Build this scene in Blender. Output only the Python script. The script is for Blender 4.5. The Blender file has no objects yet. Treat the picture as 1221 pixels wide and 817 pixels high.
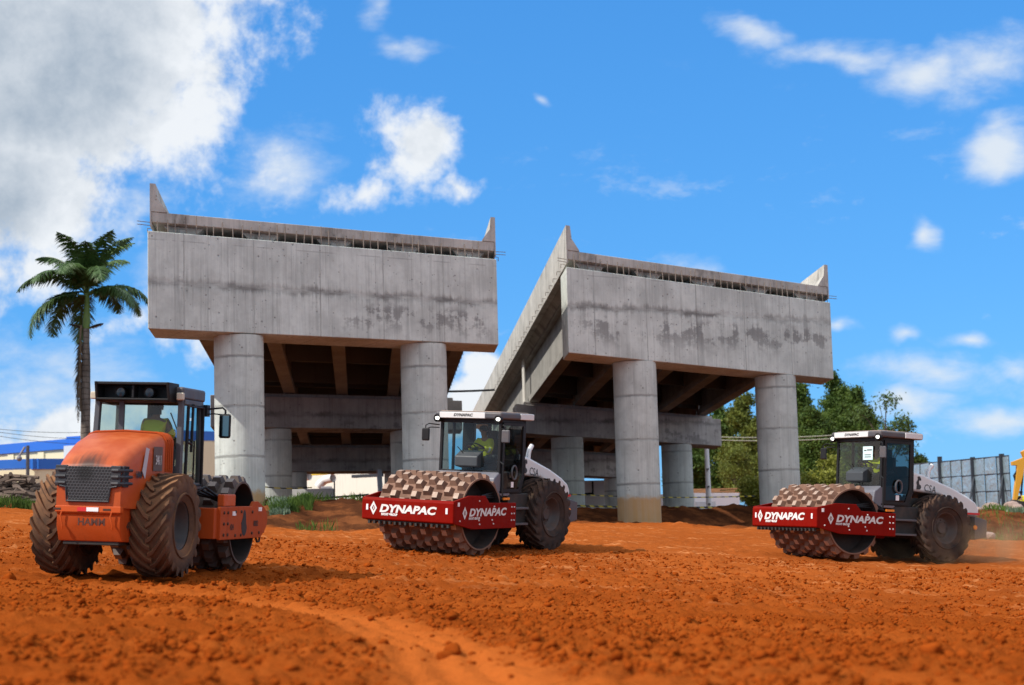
import bpy, bmesh, math, random
import numpy as np
from mathutils import Vector, Matrix, Euler
random.seed(7)
rng = np.random.default_rng(11)
sc = bpy.context.scene
COL = sc.collection
R = math.radians

# ------------------------------------------------------------------ camera
FPX, YH, ROLL, IW, IH = 2000.0, 622.5, 0.0265, 1221.0, 817.0
pitch = math.atan2(YH - IH / 2, FPX)
fw = Vector((0, math.cos(pitch), math.sin(pitch)))
u0 = Vector((0, -math.sin(pitch), math.cos(pitch)))
r0 = Vector((1, 0, 0))
cr, sr = math.cos(ROLL), math.sin(ROLL)
RC = cr * r0 - sr * u0
UC = sr * r0 + cr * u0
cam_d = bpy.data.cameras.new('camera')
cam = bpy.data.objects.new('camera', cam_d)
COL.objects.link(cam)
cam.matrix_world = Matrix(((RC.x, UC.x, -fw.x, 0), (RC.y, UC.y, -fw.y, 0), (RC.z, UC.z, -fw.z, 0), (0, 0, 0, 1)))
cam_d.sensor_width = 36.0
cam_d.lens = 36.0 * FPX / IW
cam_d.clip_start = 0.1
cam_d.clip_end = 8000
cam_d.dof.use_dof = True
cam_d.dof.focus_distance = 35.0
cam_d.dof.aperture_fstop = 1.6
sc.camera = cam

def ray(px, py):
    return (fw + RC * ((px - IW / 2) / FPX) + UC * ((IH / 2 - py) / FPX))
def at(px, py, Y):
    """world point on the sight line of a photo pixel at forward distance Y"""
    d = ray(px, py)
    return d * (Y / d.y)

# ------------------------------------------------------------------ mesh builder
class MB:
    def __init__(s):
        s.v = []; s.f = []; s.m = []
    def add(s, vs, fs, mi=0, M=None):
        o = len(s.v)
        if M is None: s.v += [tuple(p) for p in vs]
        else: s.v += [tuple(M @ Vector(p)) for p in vs]
        for f in fs:
            s.f.append(tuple(i + o for i in f)); s.m.append(mi)
        return s
    def box(s, x0, x1, y0, y1, z0, z1, mi=0, M=None):
        vs = [(x0, y0, z0), (x1, y0, z0), (x1, y1, z0), (x0, y1, z0), (x0, y0, z1), (x1, y0, z1), (x1, y1, z1), (x0, y1, z1)]
        return s.hexa(vs, mi, M)
    def hexa(s, vs, mi=0, M=None):
        return s.add(vs, [(3, 2, 1, 0), (4, 5, 6, 7), (0, 1, 5, 4), (1, 2, 6, 5), (2, 3, 7, 6), (3, 0, 4, 7)], mi, M)
    def prism(s, prof, lo, hi, axis='y', mi=0, M=None):
        """polygon extruded along an axis; prof are (x,z) for y, (y,z) for x, (x,y) for z"""
        n = len(prof)
        def p3(a, b, t):
            return (a, t, b) if axis == 'y' else ((t, a, b) if axis == 'x' else (a, b, t))
        vs = [p3(a, b, lo) for a, b in prof] + [p3(a, b, hi) for a, b in prof]
        fs = [tuple(range(n)), tuple(reversed(range(n, 2 * n)))]
        for i in range(n):
            j = (i + 1) % n
            fs.append((i, i + n, j + n, j))
        return s.add(vs, fs, mi, M)
    def tube(s, pts, r, n=8, mi=0, M=None, caps=True):
        pts = [Vector(p) for p in pts]
        rs = r if isinstance(r, (list, tuple)) else [r] * len(pts)
        vs = []; fs = []
        prev = None
        for i, p in enumerate(pts):
            t = (pts[min(i + 1, len(pts) - 1)] - pts[max(i - 1, 0)])
            if t.length < 1e-9: t = Vector((0, 0, 1))
            t.normalize()
            if prev is None:
                a = Vector((0, 0, 1)) if abs(t.z) < .9 else Vector((1, 0, 0))
                nrm = t.cross(a).normalized()
            else:
                nrm = (prev - t * prev.dot(t))
                nrm = nrm.normalized() if nrm.length > 1e-6 else t.orthogonal().normalized()
            prev = nrm
            b = t.cross(nrm)
            for k in range(n):
                an = 2 * math.pi * k / n
                vs.append(p + (nrm * math.cos(an) + b * math.sin(an)) * rs[i])
        for i in range(len(pts) - 1):
            for k in range(n):
                k2 = (k + 1) % n
                fs.append((i * n + k, i * n + k2, (i + 1) * n + k2, (i + 1) * n + k))
        if caps:
            fs.append(tuple(reversed(range(n))))
            fs.append(tuple(range((len(pts) - 1) * n, len(pts) * n)))
        return s.add(vs, fs, mi, M)
    def lathe(s, prof, n=32, mi=0, M=None, closed=False, mis=None):
        """prof: (r,h) around local z"""
        vs = []; k = len(prof)
        for i in range(n):
            a = 2 * math.pi * i / n
            c, q = math.cos(a), math.sin(a)
            for r, h in prof: vs.append((r * c, r * q, h))
        o = len(s.v)
        fs = []; mm = []
        for i in range(n):
            j = (i + 1) % n
            for t in range(k if closed else k - 1):
                t2 = (t + 1) % k
                fs.append((i * k + t, j * k + t, j * k + t2, i * k + t2)); mm.append(mis[t] if mis else mi)
        s.add(vs, fs, mi, M)
        if mis: s.m[-len(fs):] = mm
        return s
    def sphere(s, c, r, nu=10, nv=7, mi=0, sc3=(1, 1, 1), M=None):
        vs = [(c[0], c[1], c[2] + r * sc3[2])]
        for j in range(1, nv):
            t = math.pi * j / nv
            for i in range(nu):
                a = 2 * math.pi * i / nu
                vs.append((c[0] + r * sc3[0] * math.sin(t) * math.cos(a), c[1] + r * sc3[1] * math.sin(t) * math.sin(a), c[2] + r * sc3[2] * math.cos(t)))
        vs.append((c[0], c[1], c[2] - r * sc3[2]))
        fs = [(0, 1 + i, 1 + (i + 1) % nu) for i in range(nu)]
        for j in range(nv - 2):
            for i in range(nu):
                a = 1 + j * nu + i; b = 1 + j * nu + (i + 1) % nu
                fs.append((a, a + nu, b + nu, b))
        L = len(vs) - 1; b0 = 1 + (nv - 2) * nu
        fs += [(L, b0 + (i + 1) % nu, b0 + i) for i in range(nu)]
        return s.add(vs, fs, mi, M)
    def build(s, name, mats, parent=None, bevel=0.0, smooth=35, seg=2, loc=None):
        me = bpy.data.meshes.new(name)
        me.from_pydata(s.v, [], s.f)
        ml = mats if isinstance(mats, (list, tuple)) else [mats]
        for m in ml: me.materials.append(m)
        if len(ml) > 1: me.polygons.foreach_set('material_index', s.m)
        bm = bmesh.new(); bm.from_mesh(me)
        bmesh.ops.recalc_face_normals(bm, faces=bm.faces)
        if smooth:
            ca = R(smooth)
            for f in bm.faces: f.smooth = True
            for e in bm.edges:
                if len(e.link_faces) == 2:
                    if e.calc_face_angle(0) > ca: e.smooth = False
        bm.to_mesh(me); bm.free()
        o = bpy.data.objects.new(name, me)
        COL.objects.link(o)
        if parent is not None: o.parent = parent
        if loc is not None: o.location = loc
        if bevel > 0:
            b = o.modifiers.new('edge', 'BEVEL')
            b.width = bevel; b.segments = seg; b.limit_method = 'ANGLE'; b.angle_limit = R(35); b.harden_normals = True
        return o

def np_mesh(name, V, F, mats, parent=None, smooth=False, mi=None):
    """V (n,3) array, F (m,k) array of equal-size faces"""
    V = np.asarray(V, np.float32); F = np.asarray(F, np.int32)
    me = bpy.data.meshes.new(name)
    me.vertices.add(len(V)); me.vertices.foreach_set('co', V.ravel())
    k = F.shape[1]
    me.loops.add(F.size); me.loops.foreach_set('vertex_index', F.ravel())
    me.polygons.add(len(F)); me.polygons.foreach_set('loop_start', np.arange(0, F.size, k, dtype=np.int32))
    me.polygons.foreach_set('loop_total', np.full(len(F), k, np.int32))
    for m in (mats if isinstance(mats, (list, tuple)) else [mats]): me.materials.append(m)
    if mi is not None: me.polygons.foreach_set('material_index', np.asarray(mi, np.int32))
    me.polygons.foreach_set('use_smooth', np.full(len(F), smooth, bool))
    me.update(calc_edges=True); me.validate()
    o = bpy.data.objects.new(name, me); COL.objects.link(o)
    if parent is not None: o.parent = parent
    return o

def tag(o, label, cat, group=None, kind=None):
    o['label'] = label; o['category'] = cat
    if group: o['group'] = group
    if kind: o['kind'] = kind
    return o
def thing(name, label, cat, loc=(0, 0, 0), rot=(0, 0, 0), group=None):
    o = bpy.data.objects.new(name, None); COL.objects.link(o)
    o.empty_display_size = .3
    o.location = loc; o.rotation_euler = rot
    return tag(o, label, cat, group)
def struct(o, kind='structure'):
    o['kind'] = kind
    return o
def copy_tree(o, parent=None):
    c = o.copy(); COL.objects.link(c)
    c.parent = parent
    for ch in list(o.children): copy_tree(ch, c)
    return c
def text_mb(s, size=1.0, shear=0.0, offset=0.0, align='CENTER', spacing=1.0):
    """flat letter outlines (x right, y up) as a list of verts and faces, from the built-in font"""
    cu = bpy.data.curves.new('lettering', 'FONT')
    cu.body = s; cu.size = size; cu.shear = shear; cu.offset = offset; cu.align_x = align; cu.space_character = spacing
    cu.resolution_u = 3
    ob = bpy.data.objects.new('lettering', cu); COL.objects.link(ob)
    dg = bpy.context.evaluated_depsgraph_get()
    me = bpy.data.meshes.new_from_object(ob.evaluated_get(dg))
    vs = [tuple(v.co) for v in me.vertices]; fs = [tuple(p.vertices) for p in me.polygons]
    bpy.data.objects.remove(ob); bpy.data.curves.remove(cu); bpy.data.meshes.remove(me)
    return vs, fs

# ------------------------------------------------------------------ node helpers
class NT:
    def __init__(s, tree):
        s.t = tree; s.t.nodes.clear()
    def n(s, typ, **kw):
        nd = s.t.nodes.new(typ)
        for k, v in kw.items(): setattr(nd, k, v)
        return nd
    def lk(s, a, b): s.t.links.new(a, b)
    def put(s, v, sock):
        if isinstance(v, bpy.types.NodeSocket): s.lk(v, sock)
        else: sock.default_value = v
    def m(s, op, a, b=None, c=None, clamp=False):
        nd = s.n('ShaderNodeMath', operation=op, use_clamp=clamp)
        s.put(a, nd.inputs[0])
        if b is not None: s.put(b, nd.inputs[1])
        if c is not None: s.put(c, nd.inputs[2])
        return nd.outputs[0]
    def vm(s, op, a, b=None):
        nd = s.n('ShaderNodeVectorMath', operation=op)
        s.put(a, nd.inputs[0])
        if b is not None: s.put(b, nd.inputs[1])
        return nd.outputs['Value'] if op in ('LENGTH', 'DOT_PRODUCT', 'DISTANCE') else nd.outputs[0]
    def sep(s, v):
        nd = s.n('ShaderNodeSeparateXYZ'); s.lk(v, nd.inputs[0]); return nd.outputs
    def comb(s, x, y, z):
        nd = s.n('ShaderNodeCombineXYZ')
        s.put(x, nd.inputs[0]); s.put(y, nd.inputs[1]); s.put(z, nd.inputs[2]); return nd.outputs[0]
    def noise(s, vec, scale, detail=4, rough=.55, dist=0.0, color=False):
        nd = s.n('ShaderNodeTexNoise')
        if vec is not None: s.lk(vec, nd.inputs['Vector'])
        nd.inputs['Scale'].default_value = scale; nd.inputs['Detail'].default_value = detail
        nd.inputs['Roughness'].default_value = rough; nd.inputs['Distortion'].default_value = dist
        return nd.outputs['Color' if color else 'Fac']
    def voro(s, vec, scale, feature='F1', out='Distance', rand=1.0):
        nd = s.n('ShaderNodeTexVoronoi', feature=feature)
        s.lk(vec, nd.inputs['Vector']); nd.inputs['Scale'].default_value = scale; nd.inputs['Randomness'].default_value = rand
        return nd.outputs[out]
    def ss(s, v, a, b, lo=0.0, hi=1.0):
        nd = s.n('ShaderNodeMapRange', interpolation_type='SMOOTHSTEP')
        s.put(v, nd.inputs[0])
        for i, q in enumerate((a, b, lo, hi)): s.put(q, nd.inputs[i + 1])
        return nd.outputs[0]
    def lin(s, v, a, b, lo=0.0, hi=1.0):
        nd = s.n('ShaderNodeMapRange')
        s.put(v, nd.inputs[0])
        for i, q in enumerate((a, b, lo, hi)): s.put(q, nd.inputs[i + 1])
        return nd.outputs[0]
    def mix(s, f, a, b, blend='MIX'):
        nd = s.n('ShaderNodeMix', data_type='RGBA', blend_type=blend)
        s.put(f, nd.inputs[0])
        s.put((*a, 1) if isinstance(a, tuple) and len(a) == 3 else a, nd.inputs[6])
        s.put((*b, 1) if isinstance(b, tuple) and len(b) == 3 else b, nd.inputs[7])
        return nd.outputs[2]
    def obj(s): return s.n('ShaderNodeTexCoord').outputs['Object']
    def scalev(s, v, x, y, z):
        return s.vm('MULTIPLY', v, (x, y, z))
    def bump(s, h, strength=.3, dist=.02):
        nd = s.n('ShaderNodeBump'); s.lk(h, nd.inputs['Height'])
        nd.inputs['Strength'].default_value = strength; nd.inputs['Distance'].default_value = dist
        return nd.outputs[0]
    def bsdf(s, col, rough=.6, metal=0.0, normal=None, spec=.5, coat=0.0):
        b = s.n('ShaderNodeBsdfPrincipled')
        s.put((*col, 1) if isinstance(col, tuple) and len(col) == 3 else col, b.inputs['Base Color'])
        s.put(rough, b.inputs['Roughness']); s.put(metal, b.inputs['Metallic'])
        b.inputs['Specular IOR Level'].default_value = spec
        b.inputs['Coat Weight'].default_value = coat
        if normal is not None: s.lk(normal, b.inputs['Normal'])
        return b.outputs[0]
    def out(s, sh, vol=None):
        o = s.n('ShaderNodeOutputMaterial')
        if sh is not None: s.lk(sh, o.inputs['Surface'])
        if vol is not None: s.lk(vol, o.inputs['Volume'])

def newmat(name):
    m = bpy.data.materials.new(name); m.use_nodes = True
    return m, NT(m.node_tree)

DUST = (.36, .17, .085)
def pm(name, col, rough=.5, metal=0.0, var=.18, scale=6.0, bump=.0, dust=0.0, dustcol=DUST, spec=.5, coat=0.0, streak=0.0):
    """painted / plain surface with tonal variation, grime and settled dust"""
    m, t = newmat(name)
    v = t.obj()
    a = t.noise(v, scale, 5, .6)
    b = t.noise(v, scale * 7, 3, .6)
    k = t.m('ADD', t.m('MULTIPLY', t.m('SUBTRACT', a, .5), var * 2.4), t.m('MULTIPLY', t.m('SUBTRACT', b, .5), var))
    c = t.mix(t.m('ADD', .5, k, clamp=True), tuple(q * (1 - var) for q in col), tuple(min(1, q * (1 + var)) for q in col))
    if streak:
        st = t.ss(t.noise(t.scalev(v, 9, 9, .7), 1.0, 4, .6), .5, .72)
        c = t.mix(t.m('MULTIPLY', st, streak), c, tuple(q * .45 for q in col))
    rg = t.lin(a, .3, .7, max(.02, rough - .08), min(1, rough + .1))
    if dust:
        g = t.n('ShaderNodeNewGeometry')
        nz = t.sep(g.outputs['Normal'])[2]
        up = t.lin(nz, -.2, 1.0, .35, 1.0)
        d = t.m('MULTIPLY', t.ss(t.noise(v, 3.3, 6, .65), .5 - dust * .45, .85 - dust * .3), up)
        d = t.m('MULTIPLY', d, min(1, dust * 1.5), clamp=True)
        c = t.mix(d, c, dustcol)
        rg = t.lin(d, 0, 1, rg, .95)
    nm = t.bump(b, bump, .01) if bump else None
    t.out(t.bsdf(c, rg, metal, nm, spec, coat))
    return m

# value noise for terrain
def vnoise(x, y, seed=0):
    xi = np.floor(x).astype(np.int64); yi = np.floor(y).astype(np.int64)
    fx = x - xi; fy = y - yi
    fx = fx * fx * (3 - 2 * fx); fy = fy * fy * (3 - 2 * fy)
    def h(a, b):
        n = (a * 374761393 + b * 668265263 + seed * 1442695041) & 0x7fffffff
        n = ((n ^ (n >> 13)) * 1274126177) & 0x7fffffff
        n = n ^ (n >> 16)
        return (n & 0xffff) / 65535.0
    return (h(xi, yi) * (1 - fx) + h(xi + 1, yi) * fx) * (1 - fy) + (h(xi, yi + 1) * (1 - fx) + h(xi + 1, yi + 1) * fx) * fy
def fbm(x, y, o=4, seed=0, g=.5):
    s = 0; a = 1; n = 0
    for i in range(o):
        s = s + a * (vnoise(x * 2 ** i + 17.3 * i, y * 2 ** i - 9.1 * i, seed + i) - .5); n += a; a *= g
    return s / n
# ------------------------------------------------------------------ sky, sun
SUN = Vector((-0.857, -0.515, 0)).normalized() * math.cos(R(44)) + Vector((0, 0, math.sin(R(44))))
sd = bpy.data.lights.new('sun', 'SUN'); sd.energy = 4.6; sd.angle = R(.53); sd.color = (1.0, .945, .86)
so = bpy.data.objects.new('sun', sd); COL.objects.link(so)
so.rotation_euler = (-SUN).to_track_quat('-Z', 'Y').to_euler()
so.location = (-60, -60, 80)

world = bpy.data.worlds.new('World'); sc.world = world; world.use_nodes = True
T = NT(world.node_tree)
sky = T.n('ShaderNodeTexSky', sky_type='NISHITA')
sky.sun_disc = False; sky.sun_elevation = R(44); sky.sun_rotation = math.atan2(SUN.x, SUN.y)
sky.air_density = 1.0; sky.dust_density = .25; sky.ozone_density = 2.4; sky.altitude = 900
SKY_STRENGTH = .115
sx0 = T.n('ShaderNodeSeparateColor'); T.lk(sky.outputs[0], sx0.inputs[0])
def grade(sock, gain, pw): return T.m('MULTIPLY', T.m('POWER', T.m('MULTIPLY', sock, SKY_STRENGTH), pw), gain)
hsc = T.n('ShaderNodeCombineColor')
for i_, (g_, p_) in enumerate(((.27, .70), (.62, .50), (1.10, .40))): T.lk(grade(sx0.outputs[i_], g_, p_), hsc.inputs[i_])
dirv = T.n('ShaderNodeTexCoord').outputs['Generated']
dx, dy, dz = T.sep(dirv)
AZ = T.m('ARCTAN2', dx, dy); EL = T.m('ARCSINE', dz)
# wobble the coordinates so that no cloud keeps an elliptical outline
wob = T.noise(dirv, 9, 4, .6, color=True)
wx, wy, wz = T.sep(wob)
AZw = T.m('ADD', AZ, T.m('MULTIPLY', T.m('SUBTRACT', wx, .5), .075)); ELw = T.m('ADD', EL, T.m('MULTIPLY', T.m('SUBTRACT', wy, .5), .055))
def azel(px, py):
    d = ray(px, py).normalized(); return math.atan2(d.x, d.y), math.asin(d.z)
def blobs(lst):
    acc = None
    for px, py, rx, ry, rot, amp in lst:
        a0, e0 = azel(px, py)
        c, s_ = math.cos(R(rot)), math.sin(R(rot))
        u = T.m('SUBTRACT', AZw, a0); v = T.m('SUBTRACT', ELw, e0)
        p = T.m('MULTIPLY', T.m('ADD', T.m('MULTIPLY', u, c), T.m('MULTIPLY', v, s_)), FPX / rx)
        q = T.m('MULTIPLY', T.m('SUBTRACT', T.m('MULTIPLY', v, c), T.m('MULTIPLY', u, s_)), FPX / ry)
        d2 = T.m('ADD', T.m('MULTIPLY', p, p), T.m('MULTIPLY', q, q))
        g = T.m('MULTIPLY', T.m('SUBTRACT', 1.0, T.m('SQRT', d2)), amp)
        acc = g if acc is None else T.m('MAXIMUM', acc, g)
    return acc
n1 = T.noise(dirv, 24, 11, .64, .1)
n1b = T.noise(T.vm('ADD', dirv, (-.016, 0.0, .020)), 24, 11, .64, .1)
lit = T.m('ADD', .5, T.m('MULTIPLY', T.m('SUBTRACT', n1, n1b), 2.6), clamp=True)
n2 = T.noise(T.scalev(dirv, 1, 1, 2.2), 18, 10, .66, .15)
n3 = T.noise(dirv, 7.5, 5, .55, .3)
# billowing cumulus: one great bank, a small heap, and low heaps at the skyline
thick = blobs([(40, 90, 320, 200, 25, 1.3), (-40, 230, 230, 130, 10, 1.3), (180, 30, 190, 110, 20, .95), (225, 130, 120, 70, 60, .65),
               (492, 180, 62, 58, 0, .85), (450, 222, 50, 26, 15, .6), (548, 224, 44, 18, -18, .5), (350, 215, 50, 34, 10, .16),
               (560, 480, 75, 36, 0, 1.2), (570, 445, 30, 26, 0, .8), (60, 515, 190, 48, 8, .9), (20, 335, 110, 50, 20, .6), (215, 410, 70, 30, -15, .4), (165, 385, 50, 22, 0, .4)])
td = T.m('ADD', thick, T.m('MULTIPLY', T.m('SUBTRACT', n1, .5), 2.1))
tmask = T.m('MULTIPLY', T.ss(td, -.02, .58), .96)
bigc = blobs([(40, 90, 330, 210, 25, 1.5), (-40, 240, 250, 150, 10, 1.5), (170, 40, 190, 120, 20, 1.0)])
body = T.ss(T.m('ADD', T.m('MAXIMUM', bigc, T.m('MULTIPLY', thick, .45)), T.m('MULTIPLY', T.m('SUBTRACT', n3, .5), 1.6)), .30, 1.15)
shade = T.m('ADD', T.m('MULTIPLY', body, .72), T.m('MULTIPLY', T.m('SUBTRACT', .5, lit), .42), clamp=True)
tcol = T.mix(shade, (.90, .93, .96), (.36, .44, .53))
# thin streaks
thin = blobs([(905, 35, 60, 22, -20, .55), (1010, 70, 110, 24, -10, .6), (1110, 85, 90, 34, 4, .85), (1195, 75, 90, 40, 10, .6), (1200, 175, 62, 42, 15, 1.0), (1205, 150, 60, 24, 20, .6),
              (1098, 276, 24, 26, 35, .8), (1082, 394, 26, 12, -10, .7), (1138, 402, 36, 16, -8, .85), (1110, 440, 90, 26, -6, .55), (1190, 428, 44, 20, 0, .6),
              (1085, 478, 60, 24, 0, .75), (1185, 497, 70, 26, 0, .65), (475, 70, 50, 16, 10, .5), (650, 108, 16, 8, 0, .5), (350, 205, 70, 48, 15, .5), (432, 20, 20, 40, 0, .4), (1005, 378, 26, 10, 0, .5),
              (60, 440, 120, 50, 0, .35), (150, 270, 60, 40, 30, .5), (860, 310, 40, 14, 0, .25), (205, 330, 60, 40, 0, .45), (40, 470, 120, 40, 5, .5)])
hd_ = T.m('ADD', thin, T.m('MULTIPLY', T.m('SUBTRACT', n2, .5), 1.35))
veil = T.m('MULTIPLY', T.m('MULTIPLY', T.ss(n2, .57, .76), T.m('SUBTRACT', 1.0, T.ss(EL, .10, .30))), T.ss(EL, .0, .03))
hmask = T.m('MAXIMUM', T.m('MULTIPLY', T.ss(hd_, -.08, .85), .90), T.m('MULTIPLY', veil, .55))
# bright cloud added outside the view to lighten the shaded faces
nA_ = T.noise(dirv, 3.2, 7, .6, .4)
rest = T.m('MAXIMUM', T.ss(T.m('ABSOLUTE', AZ), .45, .75), T.ss(EL, .42, .62))
rm = T.m('MULTIPLY', T.m('MULTIPLY', T.ss(nA_, .38, .54), rest), T.ss(dz, .0, .12))
bg0 = T.mix(rm, hsc.outputs[0], T.mix(T.ss(n3, .35, .65), (.88, .89, .92), (1.45, 1.45, 1.43)))
c1 = T.mix(hmask, bg0, (.80, .86, .92))
c2 = T.mix(tmask, c1, tcol)
bgn = T.n('ShaderNodeBackground'); T.lk(c2, bgn.inputs['Color']); bgn.inputs['Strength'].default_value = 1.0
wo = T.n('ShaderNodeOutputWorld'); T.lk(bgn.outputs[0], wo.inputs['Surface'])

sc.view_settings.view_transform = 'Standard'; sc.view_settings.look = 'None'
sc.view_settings.exposure = 0.0; sc.view_settings.gamma = 1.0
sc.render.film_transparent = False
sc.cycles.use_denoising = True
sc.cycles.max_bounces = 8; sc.cycles.diffuse_bounces = 4; sc.cycles.transparent_max_bounces = 16
sc.cycles.sample_clamp_indirect = 6.0

# ------------------------------------------------------------------ ground
PA, PB, PC = -2.4543, -0.0701, 0.0481
def plane(x, y): return PA + PB * x + PC * y
_KX = [-60, -20, -13, -8, -4.2, -1.5, 1.5, 4, 10, 14, 20, 28, 60]
_YB = [46, 46, 45, 43, 41, 47, 50, 52, 53, 52, 52, 52, 52]     # plateau ends
_Y0 = [46.5, 46.5, 46, 45, 45.5, 54, 60, 63, 64, 57, 56, 56, 56]   # bank starts to rise
_Y1 = [51, 51, 51, 52, 52, 60, 65, 66.5, 67.5, 63, 63, 64, 64]   # bank top
_UZ = [1.0, .95, .85, .78, .74, .6, .45, .36, .25, .05, -.3, -.75, -.9]
TRK = np.array([(.05, 7.0), (-.2, 9.7), (-.72, 13.6), (-1.5, 17.0), (-3.1, 21.5), (-5.2, 24.2), (-9, 26)])
def track_amount(x, y):
    """distance (signed) to the wheel track that curves from the camera to the left"""
    cx = np.interp(y, TRK[:, 1], TRK[:, 0])
    sl = np.gradient(TRK[:, 0], TRK[:, 1]); sx = np.interp(y, TRK[:, 1], sl)
    return (x - cx) / np.sqrt(1 + sx ** 2)
def ground_base(x, y):
    x = np.asarray(x, float); y = np.asarray(y, float)
    near = -1.04 - .0701 * x * np.clip(y / 22, .35, 1) + .07 * np.cos(np.clip((y - 8) / 14, 0, 1) * math.pi) + .07
    w = np.clip((y - 17) / 12, 0, 1); w = w * w * (3 - 2 * w)
    yb = np.interp(x, _KX, _YB)
    z = near * (1 - w) + plane(x, np.minimum(y, yb)) * w
    y0 = np.interp(x, _KX, _Y0); y1 = np.interp(x, _KX, _Y1); uz = np.interp(x, _KX, _UZ)
    jit = fbm(x * .35, x * 0 + 3.3, 3, 5) * 2.2
    t = np.clip((y + jit - y0) / (y1 - y0), 0, 1)
    t = t * t * (3 - 2 * t)
    far = np.clip((y - 90) / 200, 0, 1)
    up = uz * (1 - far) + .2 * far
    return z * (1 - t) + up * t
def ground_z(x, y):
    x = np.asarray(x, float); y = np.asarray(y, float)
    z = ground_base(x, y)
    y0 = np.interp(x, _KX, _YB)
    bank = np.clip((y - y0) / 4, 0, 1) * np.clip((110 - y) / 30, 0, 1)
    nearw = np.clip((34 - y) / 18, 0, 1)
    z = z + fbm(x * .22, y * .22, 3, 1) * .16 + fbm(x * 1.1, y * 1.1, 4, 2) * (.05 + .05 * nearw)
    z = z + fbm(x * .9, y * .9, 4, 9) * .55 * bank
    d = track_amount(x, y); tw = np.exp(-(d / .48) ** 4) * np.clip((26 - y) / 5, 0, 1)
    fine = (fbm(x * 4.2, y * 4.2, 3, 3) * .09 + np.maximum(0, fbm(x * 8, y * 8, 3, 4)) * .24)
    z = z + fine * np.clip((60 - y) / 30, .25, 1) * (1 - .8 * tw)
    z = z - .05 * tw + .020 * np.sin(d * 24 + 1.5 * np.sin(y * 1.3)) * tw + .022 * tw * np.clip(3 * np.sin(y * 19 + np.abs(d) * 9), -1, 1)
    return z
def gz(x, y): return float(ground_base(np.array([x]), np.array([y]))[0])

def axis(spec):
    out = []
    for a, b, st in spec:
        out += list(np.arange(a, b - 1e-6, st))
    return np.array(out + [spec[-1][1]])
ys = axis([(4, 7, .3), (7, 13, .045), (13, 22, .065), (22, 34, .11), (34, 70, .2), (70, 120, 1.5), (120, 400, 20), (400, 3600, 320)])
xh = axis([(0, 6, .055), (6, 16, .11), (16, 30, .4), (30, 90, 3), (90, 400, 25), (400, 3000, 300)])
xs = np.concatenate([-xh[:0:-1], xh])
X, Y = np.meshgrid(xs, ys)
Z = ground_z(X, Y)
nx, ny = len(xs), len(ys)
idx = np.arange(nx * ny).reshape(ny, nx)
F = np.stack([idx[:-1, :-1], idx[:-1, 1:], idx[1:, 1:], idx[1:, :-1]], -1).reshape(-1, 4)

mg, t = newmat('laterite_soil')
v = t.obj()
nA = t.noise(v, .16, 5, .6); nB = t.noise(v, 1.3, 6, .65); nC = t.noise(v, 9, 6, .65); nD = t.noise(v, 55, 3, .6)
c = t.mix(t.ss(nA, .40, .60), (.245, .050, .0068), (.315, .071, .0110))
c = t.mix(t.m('MULTIPLY', t.ss(nB, .46, .70), .65), c, (.16, .030, .005))
c = t.mix(t.m('MULTIPLY', t.ss(nC, .50, .75), .5), c, (.38, .092, .016))
c = t.mix(t.m('MULTIPLY', t.ss(nD, .55, .8), .35), c, (.15, .024, .004))
a1 = t.n('ShaderNodeAttribute', attribute_name='track').outputs['Fac']
a2 = t.n('ShaderNodeAttribute', attribute_name='bank').outputs['Fac']
a3 = t.n('ShaderNodeAttribute', attribute_name='dusty').outputs['Fac']
c = t.mix(t.m('MULTIPLY', a1, .7), c, (.45, .115, .022))
# thin dry lines left by wheels and blades
ln = t.ss(t.noise(t.scalev(v, .35, 2.6, 1), 1.6, 5, .6, .8), .56, .66)
c = t.mix(t.m('MULTIPLY', t.m('MULTIPLY', ln, a3), .8), c, (.58, .24, .09))
c = t.mix(t.m('MULTIPLY', a3, .35), c, (.43, .125, .032))
bk = t.mix(t.ss(t.noise(v, .9, 6, .65), .4, .65), (.075, .028, .013), (.19, .066, .024))
c = t.mix(a2, c, bk)
hgt = t.m('ADD', t.m('MULTIPLY', nC, .7), t.m('MULTIPLY', nD, .3))
t.out(t.bsdf(c, .95, 0, t.bump(hgt, .7, .06), .0))
ground = np_mesh('ground', np.stack([X, Y, Z], -1).reshape(-1, 3), F, mg, smooth=True)
struct(ground)
d = track_amount(X, Y); tw = np.exp(-(d / .55) ** 4) * np.clip((26 - Y) / 5, 0, 1)
yb = np.interp(X, _KX, _YB); y0a = np.interp(X, _KX, _Y0)
bankw = np.clip((Y + fbm(X * .5, Y * .5, 3, 21) * 3 - (yb + y0a) / 2) / 1.8, 0, 1) * np.clip((140 - Y) / 60, .35, 1)
dusty = np.clip((Y - 24) / 14, 0, 1)
for nm, arr in (('track', tw), ('bank', bankw), ('dusty', dusty)):
    at_ = ground.data.attributes.new(nm, 'FLOAT', 'POINT'); at_.data.foreach_set('value', arr.astype(np.float32).ravel())

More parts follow.
